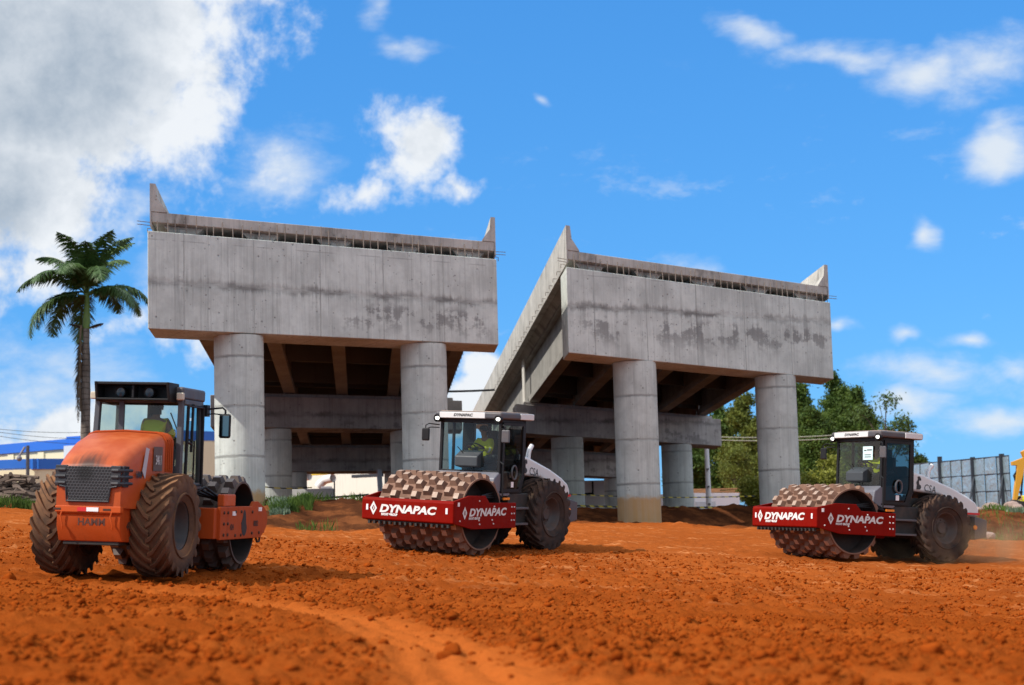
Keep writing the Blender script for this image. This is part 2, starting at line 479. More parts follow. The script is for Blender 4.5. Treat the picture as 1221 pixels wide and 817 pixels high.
# loose clods strewn over the scraped soil
mcl = pm('clod_soil', (.255, .050, .0065), .95, var=.42, scale=2.5, bump=.4, spec=.0)
def ico(sub=1):
    bm = bmesh.new(); bmesh.ops.create_icosphere(bm, subdivisions=sub, radius=1)
    V = np.array([v.co[:] for v in bm.verts]); Fc = np.array([[v.index for v in f.verts] for f in bm.faces]); bm.free(); return V, Fc
def scatter_clods(name, n, mat, smin, smax, yr, xlim, power=2.6, sub=1):
    V0, F0 = ico(sub)
    y = yr[0] + (yr[1] - yr[0]) * rng.random(n) ** 1.25
    x = (rng.random(n) * 2 - 1) * (xlim * y / 36 + .6)
    dens = fbm(x * .5, y * .5, 3, 31)
    keep = (dens + .5 * fbm(x * 2.1, y * 2.1, 2, 33) > -.20 + .16 * rng.random(n)) & ~((np.abs(track_amount(x, y)) < .5) & (y < 25) & (rng.random(n) < .93))
    x, y = x[keep], y[keep]; m = len(x)
    sz = smin * (1 - rng.random(m) * (1 - (smin / smax) ** power)) ** (-1 / power)
    sz = np.minimum(sz, smax)
    z = ground_z(x, y)
    V = np.repeat(V0[None], m, 0) * (1 + .7 * (rng.random((m, len(V0), 1)) - .5))
    V = V * sz[:, None, None] * (np.array([1, 1, .72]) + .35 * (rng.random((m, 1, 3)) - .5))
    a = rng.random(m) * 6.28
    c_, s_ = np.cos(a)[:, None], np.sin(a)[:, None]
    xr = V[..., 0] * c_ - V[..., 1] * s_; yr_ = V[..., 0] * s_ + V[..., 1] * c_
    V = np.stack([xr + x[:, None], yr_ + y[:, None], V[..., 2] + (z + sz * .22)[:, None]], -1).reshape(-1, 3)
    Fx = (F0[None] + (np.arange(m) * len(V0))[:, None, None]).reshape(-1, 3)
    o = np_mesh(name, V, Fx, mat, smooth=True)
    return tag(o, 'loose lumps of orange soil strewn over the scraped ground', 'soil clods', kind='stuff')
clods = scatter_clods('soil_clods', 100000, mcl, .010, .050, (7.2, 38), 14, 2.2)
big_clods = scatter_clods('soil_clods', 420, mcl, .035, .095, (7.5, 36), 13, 2.4, 2)
# ------------------------------------------------------------------ concrete
def concrete(name, kind='cap', base=(.555, .58, .53), zj=-1.45, zlow=-3.1, ztop=0.0, mud=None, off=0.0, damp=(3.0, 7.0, .25), drip=.5):
    m, t = newmat(name)
    v0 = t.obj(); x, y, z = t.sep(v0)
    v = t.vm('ADD', v0, (off, off * .7, 0.0))
    big = t.noise(v, .7, 6, .62); mid = t.noise(v, 3.5, 6, .65); fine = t.noise(v, 28, 4, .6)
    c = t.mix(t.ss(big, .32, .68), tuple(q * .80 for q in base), tuple(q * 1.14 for q in base))
    c = t.mix(t.m('MULTIPLY', t.ss(mid, .45, .72), .35), c, tuple(q * .68 for q in base))
    # rain streaks running down
    st = t.noise(t.scalev(v, 5.5, 5.5, .22), 1.0, 5, .68)
    st2 = t.noise(t.scalev(v, 17, 17, .4), 1.0, 3, .6)
    c = t.mix(t.m('MULTIPLY', t.ss(st, .50, .70), drip), c, tuple(q * .52 for q in base))
    c = t.mix(t.m('MULTIPLY', t.ss(st2, .50, .68), .28), c, tuple(min(1, q * 1.35) for q in base))
    h = t.m('MULTIPLY', fine, .4)
    # blow holes
    vo = t.voro(v, 3.2); ho = t.ss(vo, .08, .13); hs2 = t.ss(t.noise(v, 1.7, 2), .42, .58)
    hole = t.m('MULTIPLY', t.m('SUBTRACT', 1.0, ho), hs2)
    vo2 = t.voro(v, 6.5); hole2 = t.m('MULTIPLY', t.m('SUBTRACT', 1.0, t.ss(vo2, .10, .17)), t.ss(t.noise(v, 2.6, 2), .5, .6))
    hole = t.m('MAXIMUM', hole, hole2)
    c = t.mix(t.m('MULTIPLY', hole, .6), c, (.10, .09, .085))
    if kind in ('cap', 'lowcap'):
        # lift joint half way up, damp patches under it, board marks
        zz = t.m('ADD', z, t.m('MULTIPLY', t.m('SUBTRACT', t.noise(t.scalev(v, 1, 1, 0), 1.1, 6, .7), .5), .55))
        jd = t.m('ABSOLUTE', t.m('SUBTRACT', zz, zj))
        jn = t.m('SUBTRACT', 1.0, t.ss(jd, .02, t.lin(st, .35, .65, .08, .34)))
        c = t.mix(t.m('MULTIPLY', jn, t.lin(t.noise(t.scalev(v, .6, .6, 2), 1.0, 5, .65), .38, .62, .10, .85)), c, (.13, .125, .115))
        pz = t.m('MULTIPLY', t.ss(zz, zlow - .1, zj - .6), t.m('SUBTRACT', 1.0, t.ss(zz, zj - .5, zj - .05)))
        pa = t.ss(t.m('ADD', t.noise(t.scalev(v, .75, .75, 1.1), 1.0, 6, .7), t.m('MULTIPLY', t.m('SUBTRACT', st, .5), .35)), .50, .58)
        pa = t.m('MULTIPLY', pa, t.ss(x, damp[0], damp[1], damp[2], 1.0))
        c = t.mix(t.m('MULTIPLY', t.m('MULTIPLY', pa, pz), .66), c, (.135, .13, .125))
        xj = t.m('ADD', x, t.m('MULTIPLY', t.m('SUBTRACT', mid, .5), .06))
        fr = t.m('ABSOLUTE', t.m('SUBTRACT', t.m('FRACT', t.m('MULTIPLY', xj, 1 / 2.44)), .5))
        ln = t.m('SUBTRACT', 1.0, t.ss(fr, .004, .014))
        c = t.mix(t.m('MULTIPLY', ln, t.lin(big, .35, .6, .1, .5)), c, (.14, .13, .12))
        fr2 = t.m('ABSOLUTE', t.m('SUBTRACT', t.m('FRACT', t.m('MULTIPLY', xj, 1 / .61)), .5))
        ln2 = t.m('MULTIPLY', t.m('SUBTRACT', 1.0, t.ss(fr2, .006, .03)), t.ss(t.noise(t.scalev(v, 2, 2, .5), 1.0, 3), .48, .62))
        c = t.mix(t.m('MULTIPLY', ln2, .35), c, (.17, .16, .15))
        zl = t.m('ABSOLUTE', t.m('ADD', z, .26)); tp = t.m('MULTIPLY', t.m('SUBTRACT', 1.0, t.ss(zl, .0, .03)), t.ss(t.noise(v, .9, 3), .48, .55))
        c = t.mix(t.m('MULTIPLY', tp, .4), c, (.16, .15, .14))
        h = t.m('SUBTRACT', h, t.m('MULTIPLY', t.m('MAXIMUM', ln, jn), .6))
    if kind == 'col':
        zz = t.m('ADD', z, t.m('MULTIPLY', t.m('SUBTRACT', mid, .5), .12))
        fr = t.m('ABSOLUTE', t.m('SUBTRACT', t.m('FRACT', t.m('MULTIPLY', zz, 1 / 1.62)), .5))
        ln = t.m('SUBTRACT', 1.0, t.ss(fr, .006, .045))
        c = t.mix(t.m('MULTIPLY', ln, t.lin(big, .3, .6, .1, .75)), c, (.13, .125, .115))
        seg = t.m('FLOOR', t.m('ADD', t.m('MULTIPLY', zz, 1 / 1.62), .5))
        tone = t.noise(t.comb(t.m('MULTIPLY', seg, 3.7), 0.0, 0.0), 1.0, 0)
        c = t.mix(t.lin(tone, .3, .7, 0, .22), c, tuple(q * .6 for q in base))
        h = t.m('SUBTRACT', h, t.m('MULTIPLY', ln, .5))
        if mud is not None:
            mz = t.m('SUBTRACT', 1.0, t.ss(t.m('ADD', z, t.m('MULTIPLY', t.m('SUBTRACT', mid, .5), .45)), mud - .12, mud + .1))
            c = t.mix(t.m('MULTIPLY', mz, t.lin(st, .3, .6, .95, .75)), c, (.47, .26, .085))
    if kind == 'slab':
        c = t.mix(t.m('MULTIPLY', t.ss(t.noise(t.scalev(v, 1.3, 1.3, .5), 1.0, 5, .7), .5, .68), .6), c, (.12, .11, .095))
    h = t.m('SUBTRACT', h, hole)
    t.out(t.bsdf(c, .9, 0, t.bump(h, .5, .03), .25))
    return m

PHI = R(35.0)
LF, TH, SPAN, CD = 13.26, 1.79, 21.9, 1.61
M_cap = concrete('cast_concrete_capbeam', 'cap', damp=(5.0, 8.0, .12), zj=-1.62)
M_capR = concrete('damp_concrete_capbeam', 'cap', off=37.0, damp=(-.5, 2.0, .4), zj=-1.40, drip=.35)
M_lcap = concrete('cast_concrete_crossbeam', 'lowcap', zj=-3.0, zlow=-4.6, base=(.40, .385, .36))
M_col = concrete('cast_concrete_column', 'col')
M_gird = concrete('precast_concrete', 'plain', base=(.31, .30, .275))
M_slab = concrete('deck_concrete', 'slab', base=(.46, .435, .39))
M_soffit_shade = pm('soffit_painted_shade', (.13, .125, .115), .9, var=.25, scale=2, streak=.3)  # shade under the deck painted as a dark colour
M_diaph = pm('shade_darkened_diaphragm', (.15, .145, .13), .9, var=.25, scale=2, streak=.3)  # concrete colour darkened to imitate the shade between girders
M_rebar = pm('rusty_rebar', (.24, .20, .17), .8, .3, var=.3, scale=20)
M_pipe = pm('white_drain_pipe', (.62, .60, .55), .5, var=.1)
M_rub = pm('bearing_rubber', (.03, .03, .03), .8)

def viaduct(label, loc, head, slope, cs, cu, base_mud, spans=3, group=None, Lend=56.0, scale=1.0):
    """loc = top corner of the near cap beam; local x runs along the skewed end face"""
    hx, hy = math.cos(head - PHI), math.sin(head - PHI)     # travel direction in local axes
    zt = loc[2]
    base_z = gz(loc[0] + 5, loc[1] + 4)
    root = thing('viaduct', label, 'viaduct', (loc[0], loc[1], base_z), (0, 0, PHI), group)
    dzr = zt - base_z
    root.location = Vector((loc[0], loc[1], base_z)) * scale; root.scale = (scale,) * 3
    def P(u, v, z): return (u + hx * v, hy * v, z - cs * u - slope * v)
    def hexa(mb, u0, u1, v0, v1, z0, z1, mi=0, org=(0, 0, 0)):
        mb.hexa([tuple(Vector(P(*q)) - Vector(org)) for q in ((u0, v0, z0), (u1, v0, z0), (u1, v1, z0), (u0, v1, z0), (u0, v0, z1), (u1, v0, z1), (u1, v1, z1), (u0, v1, z1))], mi)
    up = Vector((0, 0, dzr))
    # near cap beam: the tall blank wall
    mb = MB(); hexa(mb, 0, LF, 0, TH, -3.1, 0)
    mb.build('cap_beam', M_cap if cs == 0 else M_capR, root, bevel=.03, smooth=0, loc=up)
    # lower cap beams of the piers behind
    caps = [(0, 3.1)]
    for k in range(1, spans):
        v0 = SPAN * k
        org = P(0, v0, 0)
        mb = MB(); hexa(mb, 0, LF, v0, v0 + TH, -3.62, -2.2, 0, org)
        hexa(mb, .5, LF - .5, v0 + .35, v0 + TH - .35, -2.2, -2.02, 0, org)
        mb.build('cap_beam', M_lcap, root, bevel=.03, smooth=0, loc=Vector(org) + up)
        caps.append((v0, 3.62))
    for k, (v0, dep) in enumerate(caps):
        for j, u in enumerate(cu):
            top = Vector(P(u, v0 + TH / 2, -dep)) + up
            wx_ = Vector((loc[0], loc[1], 0)) + Matrix.Rotation(PHI, 3, 'Z') @ Vector((top.x, top.y, 0))
            zb = gz(wx_.x, wx_.y) - .9 - base_z
            hgt = top.z - zb
            mb = MB(); mb.lathe([(0, 0), (CD / 2, 0), (CD / 2, hgt * .5), (CD / 2, hgt + .02), (0, hgt + .02)], 48)
            o = mb.build('column', M_col if (k > 0 or base_mud[j] is None) else base_mud[j], root, loc=(top.x, top.y, zb))
    # girders, span by span
    ng = 5
    gy = [1.15 + (LF - 2.3) * i / (ng - 1) for i in range(ng)]
    for k in range(spans):
        if SPAN * k > Lend - 6: break
        va = (TH - .55) if k == 0 else SPAN * k + TH / 2 + .12
        vb = min(Lend, SPAN * (k + 1) + TH / 2 - .12)
        va0 = .25 if k == 0 else va
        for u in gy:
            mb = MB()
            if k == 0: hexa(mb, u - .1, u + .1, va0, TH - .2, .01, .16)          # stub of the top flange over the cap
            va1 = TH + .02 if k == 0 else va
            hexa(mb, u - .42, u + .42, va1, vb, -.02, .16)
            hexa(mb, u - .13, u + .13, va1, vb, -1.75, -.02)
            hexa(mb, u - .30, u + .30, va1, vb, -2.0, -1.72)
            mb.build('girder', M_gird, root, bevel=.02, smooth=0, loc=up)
        # cross diaphragms between the girders
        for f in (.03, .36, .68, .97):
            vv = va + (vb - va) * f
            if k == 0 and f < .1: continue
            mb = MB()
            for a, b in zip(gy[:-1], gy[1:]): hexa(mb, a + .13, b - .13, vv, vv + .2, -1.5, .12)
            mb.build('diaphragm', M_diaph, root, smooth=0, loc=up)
        # deck slab with wedge haunches seen in the gap
    L = Lend
    mb = MB()
    hexa(mb, .12, LF - .05, .16, L, .32, .65)
    if True:
        for u in gy:
            # sloping haunch either side of each girder head
            for q in (0,):
                v0, v1 = .5, TH
                vs = [P(u - .7, v0, .315), P(u + .7, v0, .315), P(u + .35, v0, .0), P(u - .35, v0, .0),
                      P(u - .7, L, .315), P(u + .7, L, .315), P(u + .35, L, .0), P(u - .35, L, .0)]
                mb.add(vs, [(0, 1, 2, 3), (7, 6, 5, 4), (0, 4, 5, 1), (1, 5, 6, 2), (2, 6, 7, 3), (3, 7, 4, 0)])
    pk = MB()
    for a, b in zip(gy[:-1], gy[1:]): hexa(pk, a + .72, b - .72, TH + .1, L - .1, .25, .318)  # added dark sheets that stand in for shade in the bays
    pk.build('soffit_shade_sheets', M_soffit_shade, root, smooth=0, loc=up)
    slab = mb.build('deck_slab', M_slab, root, bevel=.02, smooth=0, loc=up)
    # edge barriers of the F profile
    for side in (0, 1):
        prof = [(.06, .18), (.06, 1.55), (.25, 1.55), (.31, 1.08), (.64, .69), (.64, .655), (.115, .655), (.115, .18)]
        n = len(prof); vs = []
        for v0 in (.13, L):
            for a, b in prof:
                vs.append(P(a if side == 0 else LF + .06 - a, v0, b))
        fs = [tuple(range(n)), tuple(reversed(range(n, 2 * n)))] + [(i, i + n, (i + 1) % n + n, (i + 1) % n) for i in range(n)]
        mb = MB(); mb.add(vs, fs)
        o = mb.build('barrier', M_slab, root, smooth=0, loc=up)
        # starter bars poking out of the outer edge
        uo = .06 if side == 0 else LF
        sgn = -1 if side == 0 else 1
        for q in range(26):
            v0 = .8 + q * 1.35
            a = P(uo, v0, .26); b = P(uo + sgn * .17, v0 + .02, .25); c_ = P(uo + sgn * .17, v0 + .06, .12)
            sb = MB(); sb.tube([a, b, c_], .014, 5); sb.build('edge_bar', M_rebar, o)
        for q in range(2):
            sb = MB(); sb.tube([P(uo, .15, .3 - q * .1), P(uo + sgn * .42, .1, .3 - q * .1)], .012, 5); sb.build('edge_bar', M_rebar, o)
    # starter bars standing on the near cap beam
    n = 40; proto = None
    for i in range(n):
        u = .35 + (LF - .7) * i / (n - 1) + random.uniform(-.06, .06)
        if proto is None:
            b_ = MB(); b_.tube([(0, 0, -.02), (0.004, 0, .55)], .017, 6); proto = b_.build('starter_bar', M_rebar, root); o = proto
        else:
            o = proto.copy(); COL.objects.link(o); o.parent = root
        o.location = Vector(P(u, .07, 0)) + up
        o.scale = (1, 1, random.uniform(.55, 1.15)); o.rotation_euler = (random.uniform(-.06, .03), random.uniform(-.06, .06), 0)
    # rain pipes where the girders of two spans meet
    for k in range(1, spans):
        for dv in (-.28, .22):
            mb = MB(); mb.tube([P(.62, SPAN * k + TH / 2 + dv, .1), P(.62, SPAN * k + TH / 2 + dv, -2.0)], .06, 10)
            mb.build('rain_pipe', M_pipe, root, loc=up)
    # rubber bearings
    for k in range(1, spans):
        mb = MB()
        for u in gy:
            for a, b in ((.36, .82), (TH - .82, TH - .36)): hexa(mb, u - .22, u + .22, SPAN * k + a, SPAN * k + b, -2.02, -1.99)
        mb.build('bearing_pads', M_rub, root, smooth=0, loc=up)
    return root
M_colL = concrete('column_concrete_splashed', 'col', mud=1.3)
M_colR = concrete('column_concrete_mud_base', 'col', mud=1.95)
HEADL, HEADR = R(90 + 5.3), R(90 + 5.0)
viaduct('unfinished concrete viaduct rising behind the orange compactor, with two round columns in front', (-11.345, 51.95, 9.40), HEADL, .058, 0, (3.035, 10.14), (M_colL, None), scale=.962)
viaduct('unfinished concrete viaduct whose barrier runs steeply down to the left, beside the pine trees', (2.009, 59.52, 9.05), HEADR, .052, .044, (3.18, 10.33), (M_colR, None))
# ------------------------------------------------------------------ machine materials
M_red = pm('red_frame_paint', (.20, .0035, .0006), .55, var=.2, spec=.07, dust=.15, streak=.25, dustcol=(.22, .05, .018))
M_orange = pm('orange_body_paint', (.52, .085, .014), .45, var=.10, spec=.25, dust=.12, dustcol=(.50, .22, .10), bump=.05)
M_orange2 = pm('worn_orange_paint', (.40, .062, .010), .55, var=.18, spec=.15, dust=.18, streak=.35, dustcol=(.42, .17, .075))
M_white = pm('white_body_paint', (.66, .655, .64), .38, var=.05, dust=.22, dustcol=(.50, .36, .27))
M_grey = pm('dark_grey_paint', (.065, .066, .075), .45, var=.15, dust=.26, dustcol=(.26, .15, .10))
M_cowl = pm('cowl_grey_paint', (.15, .15, .175), .42, var=.1, dust=.20, dustcol=(.30, .22, .18))
M_black = pm('black_frame', (.012, .012, .013), .5, var=.2, dust=.04, spec=.25)
M_dark = pm('dark_machinery', (.02, .019, .018), .7, var=.3, dust=.15)  # dark colour of chassis, bars and tracks
M_tyre = pm('tyre_rubber', (.022, .021, .021), .82, var=.25, scale=5, dust=.5, dustcol=(.16, .08, .045), spec=.2)
M_tyreb = pm('tyre_rubber_caked', (.026, .023, .022), .85, var=.25, scale=5, dust=.75, dustcol=(.25, .12, .055), spec=.2)
M_rim = pm('wheel_rim', (.055, .05, .05), .55, .2, var=.2, dust=.5, dustcol=(.16, .085, .05))
M_rimb = pm('grey_wheel_rim', (.035, .035, .037), .7, .0, var=.2, dust=.2)
M_drum = pm('dusty_drum_steel', (.155, .08, .05), .85, .0, var=.28, scale=9, dust=.4, dustcol=(.34, .19, .13), bump=.1)
M_padt = pm('worn_pad_steel', (.42, .32, .25), .55, .2, var=.45, scale=7, dust=.5, dustcol=(.26, .135, .085))
M_drum2 = pm('dark_drum_steel', (.075, .058, .05), .6, .25, var=.3, scale=9, dust=.3, dustcol=(.22, .11, .06), bump=.1)
M_padt2 = pm('polished_pad_steel', (.17, .14, .125), .38, .5, var=.25, scale=12)
M_drumin = pm('drum_end_dark', (.022, .018, .017), .8, var=.3, dust=.35, dustcol=(.11, .06, .04))  # inside of the drum ends, darker than the shell
M_chrome = pm('steel_tube', (.70, .70, .70), .45, .4, var=.1)
M_wlet = pm('white_lettering', (.74, .73, .71), .55, var=.12, dust=.16)
M_glet = pm('faded_lettering', (.62, .60, .58), .55, var=.15, dust=.12)
M_klet = pm('black_lettering', (.02, .02, .022), .5)
M_amber = pm('amber_lens', (.85, .25, .02), .25)
M_redlens = pm('red_lens', (.62, .03, .03), .25)
M_refl = pm('white_reflector', (.86, .86, .86), .25)
M_seat = pm('seat_vinyl', (.03, .03, .033), .6)
M_dash = pm('dashboard_plastic', (.045, .05, .055), .5)
M_paper = pm('paper_notice', (.62, .80, .80), .7, var=.04)
M_soot = pm('sooty_grime', (.055, .022, .012), .8, var=.4)
m_, t_ = newmat('work_lamp_lens')
e_ = t_.n('ShaderNodeEmission'); e_.inputs[0].default_value = (1, .97, .9, 1); e_.inputs[1].default_value = 4.0
t_.out(e_.outputs[0]); M_lamp = m_
def glass(name, tint, refl=.10):
    m, t = newmat(name)
    tr = t.n('ShaderNodeBsdfTransparent'); tr.inputs[0].default_value = (*tint, 1)
    gl = t.n('ShaderNodeBsdfGlossy'); gl.inputs['Roughness'].default_value = .02; gl.inputs['Color'].default_value = (1, 1, 1, 1)
    lw = t.n('ShaderNodeLayerWeight'); lw.inputs[0].default_value = .5
    mx = t.n('ShaderNodeMixShader'); t.lk(t.m('ADD', .028, t.m('MULTIPLY', t.m('POWER', lw.outputs['Facing'], 5.0), .9), clamp=True), mx.inputs[0])
    t.lk(tr.outputs[0], mx.inputs[1]); t.lk(gl.outputs[0], mx.inputs[2])
    df = t.n('ShaderNodeBsdfDiffuse'); df.inputs[0].default_value = (.34, .22, .15, 1)
    m2 = t.n('ShaderNodeMixShader'); t.lk(t.lin(t.noise(t.obj(), 2.2, 5, .6), .35, .75, .0, .035), m2.inputs[0])
    t.lk(mx.outputs[0], m2.inputs[1]); t.lk(df.outputs[0], m2.inputs[2])
    t.out(m2.outputs[0]); return m
M_glass = glass('tinted_cab_glass', (.60, .69, .66))
M_gdoor = glass('dark_door_glass', (.22, .25, .26))
M_gclear = glass('clear_cab_glass', (.70, .80, .78))
m_, t_ = newmat('mirror_glass'); t_.out(t_.bsdf((.16, .18, .17), .06, 1.0)); M_mirror = m_

YROT = Matrix.Rotation(-math.pi / 2, 4, 'X')        # local z -> +y
def lettering(name, s, size, M, mat, parent, shear=.22, offset=.012, depth=.004, stretch=1.0, spacing=1.0, align='LEFT', width=None):
    vs, fs = text_mb(s, size, shear, offset, align, spacing)
    if width:
        a = min(v[0] for v in vs); b = max(v[0] for v in vs); k = width / (b - a)
        vs = [((v[0] - a) * k, v[1], v[2]) for v in vs]
    mb = MB(); mb.add([(x * stretch, y, 0) for x, y, z in vs], fs, 0, M)
    return mb.build(name, mat, parent, smooth=0)
def face_front(x, y0, z0):   # text on a face looking to +x : text right = +y, up = z
    return Matrix(((0, 0, 1, x), (1, 0, 0, y0), (0, 1, 0, z0), (0, 0, 0, 1)))
def face_left(x0, y, z0):    # text on a face looking to +y : text right = -x
    return Matrix(((-1, 0, 0, x0), (0, 0, 1, y), (0, 1, 0, z0), (0, 0, 0, 1)))
def face_right(x0, y, z0):   # face looking to -y : text right = +x
    return Matrix(((1, 0, 0, x0), (0, 0, -1, y), (0, 1, 0, z0), (0, 0, 0, 1)))
def face_back(x, y0, z0):    # face looking to -x : text right = -y
    return Matrix(((0, 0, -1, x), (-1, 0, 0, y0), (0, 1, 0, z0), (0, 0, 0, 1)))
def diamond(M, s, mat_w, parent):
    mb = MB()
    def rh(w, h, cx=0): return [(cx, -h, 0), (w + cx, 0, 0), (cx, h, 0), (-w + cx, 0, 0)]
    o_, i_ = rh(.62 * s, s), rh(.30 * s, .46 * s, .02 * s)
    mb.add(o_ + i_, [(0, 1, 5, 4), (1, 2, 6, 5), (2, 3, 7, 6), (3, 0, 4, 7)], 0, M)
    k = [(.02 * s, -.24 * s, 0), (.17 * s, 0, 0), (.02 * s, .24 * s, 0), (-.08 * s, .08 * s, 0), (.03 * s, .0, 0), (-.08 * s, -.08 * s, 0)]
    mb.add(k, [(0, 1, 4, 5), (1, 2, 3, 4)], 0, M)
    return mb.build('emblem', mat_w, parent, smooth=0)

def tyre_parts(parent, c, Rr, w, out, tm, rm, nl=21):
    """wheel: rim mesh with a tyre under it. out=+1 when the outer face looks to +y"""
    M = Matrix.Translation(c) @ YROT
    s = out; h = w / 2
    k = Rr / .8
    rim = MB()
    rim.lathe([(.0, s * .10), (.12 * k, s * .11), (.15 * k, s * .06), (.24 * k, s * .05), (.30 * k, s * .10), (.335 * k, s * .20), (.365 * k, s * .235), (.385 * k, s * .235), (.385 * k, s * .20), (.35 * k, -s * .1), (.385 * k, -s * .22), (.36 * k, -s * .22), (.1 * k, -s * .05), (0, -s * .05)], 36, 0, M)
    for i in range(8):
        a = i * math.pi / 4
        rim.lathe([(0, .02), (.018, .02), (.018, 0), (0, 0)], 6, 0, M @ Matrix.Translation((.19 * math.cos(a) * k, .19 * math.sin(a) * k, s * .055)))
    ro = rim.build('wheel', rm, parent)
    t = MB()
    prof = [(.375 * k, s * h * .80), (.44 * k, s * h * .93), (.56 * k, s * h * 1.0), (.66 * k, s * h * .98), (.715 * k, s * h * .92), (.742 * k, s * h * .80), (.752 * k, s * h * .4), (.756 * k, 0),
            (.752 * k, -s * h * .4), (.742 * k, -s * h * .80), (.715 * k, -s * h * .92), (.66 * k, -s * h * .98), (.56 * k, -s * h), (.44 * k, -s * h * .93), (.375 * k, -s * h * .8)]
    t.lathe(prof, 56, 0, M)
    # raised sidewall rings
    for sg in (1, -1):
        t.lathe([(.47 * k, sg * (h * .95)), (.48 * k, sg * (h + .012)), (.50 * k, sg * (h + .012)), (.51 * k, sg * h * .96)], 56, 0, M)
    dth = 2 * math.pi / nl
    for sg in (1, -1):
        for i in range(nl):
            th0 = (i + (.5 if sg < 0 else 0)) * dth
            rings = []
            for q, f in enumerate((-.08, .2, .5, .78, 1.0, 1.03)):
                y = sg * h * f * .96
                th = th0 + .50 * max(0, f) ** 1.25
                rt = .80 * k if f < .9 else (.785 * k if f < 1.02 else .70 * k)
                rb = (.745 if f < .9 else .70) * k
                if f >= 1.02: rb = .66 * k
                wd = (.034 + .012 * f)
                rings.append([(r_, th + d_ * wd * g_ / r_, y) for r_, d_, g_ in ((rb, -1, 1.35), (rt, -1, .85), (rt, 1, .85), (rb, 1, 1.35))])
            vs = [(r_ * math.cos(a), r_ * math.sin(a), y) for ring in rings for r_, a, y in ring]
            fs = []
            for q in range(len(rings) - 1):
                for e in range(3): fs.append((q * 4 + e, q * 4 + e + 1, q * 4 + 5 + e, q * 4 + 4 + e))
            fs += [(0, 1, 2, 3), tuple(reversed([len(vs) - 4 + e for e in range(4)]))]
            t.add(vs, fs, 0, M)
    t.build('tyre', tm, ro, smooth=50)
    return ro

def pad_drum(parent, R0, Rt, hw, mats, nring=8, npad=17, phase=0.0):
    """padfoot drum on the y axis at height Rt"""
    M = Matrix.Translation((0, 0, Rt)) @ YROT
    d = MB()
    prof = [(R0 - .30, hw - .42), (R0 - .05, hw - .40), (R0 - .035, hw), (R0, hw), (R0, -hw), (R0 - .035, -hw), (R0 - .05, -hw + .40), (R0 - .30, -hw + .42)]
    d.lathe(prof, 72, 0, M, mis=[2, 2, 0, 0, 0, 2, 2])
    for sg in (1, -1):     # end plate and hub
        z = sg * (hw - .42)
        d.lathe([(0, z), (R0 - .3, z)], 40, 2, M)
        d.lathe([(0, z + sg * .22), (.16, z + sg * .22), (.2, z + sg * .16), (.26, z + sg * .14), (.26, z)], 28, 2, M)
    hb = Rt - R0
    for i in range(nring):
        yc = -hw + .13 + (2 * hw - .26) * i / (nring - 1)
        for j in range(npad):
            a = 2 * math.pi * (j + (.5 if i % 2 else 0)) / npad + phase + .012 * math.sin(i * 3 + j)
            lo, hi = [], []
            for (sx, sy) in ((-1, -1), (1, -1), (1, 1), (-1, 1)):
                for lst, wx_, wy_, r_ in ((lo, .098, .100, R0 - .008), (hi, .062, .062, Rt)):
                    tx = sx * wx_
                    lst.append((r_ * math.cos(a) - tx * math.sin(a), r_ * math.sin(a) + tx * math.cos(a), yc + sy * wy_))
            vs = lo + hi
            o = len(d.v)
            d.add(vs, [(0, 1, 5, 4), (1, 2, 6, 5), (2, 3, 7, 6), (3, 0, 4, 7)], 0, M)
            d.add(hi, [(0, 1, 2, 3)], 1, M)
    return d.build('drum', mats, parent, smooth=30)

def seat_and_wheel(cab, xs_, zf, wheel_x, back=1.3):
    s = MB(); s.box(xs_ - .25, xs_ + .27, -.25, .25, zf + .40, zf + .55); s.box(xs_ - .36, xs_ - .24, -.24, .24, zf + .5, zf + back - .18); s.box(xs_ - .34, xs_ - .25, -.13, .13, zf + back - .2, zf + back)
    s.box(xs_ - .2, xs_ + .2, -.16, .16, zf, zf + .4)
    for q in (-.33, .33): s.box(xs_ - .2, xs_ + .2, q - .05, q + .05, zf + .68, zf + .76)
    s.build('seat', M_seat, cab, bevel=.03)
    w = MB(); c = Vector((wheel_x, 0, zf + .92)); ax = Matrix.Translation(c) @ Matrix.Rotation(R(-28), 4, 'Y')
    ring = [ax @ Vector((.2 * math.cos(a), .2 * math.sin(a), 0)) for a in np.linspace(0, 2 * math.pi, 21)]
    w.tube(ring, .016, 6, caps=False)
    for k in range(3):
        a = k * 2.094; w.tube([c, ax @ Vector((.2 * math.cos(a), .2 * math.sin(a), 0))], .012, 5)
    w.tube([c, c + Vector((.16, 0, -.5))], .035, 8)
    w.build('steering_wheel', M_black, cab)
    d = MB(); d.prism([(wheel_x + .08, zf + .45), (wheel_x + .38, zf + .5), (wheel_x + .38, zf + .72), (wheel_x + .14, zf + .86)], -.3, .3); d.build('dashboard', M_dash, cab, bevel=.03)

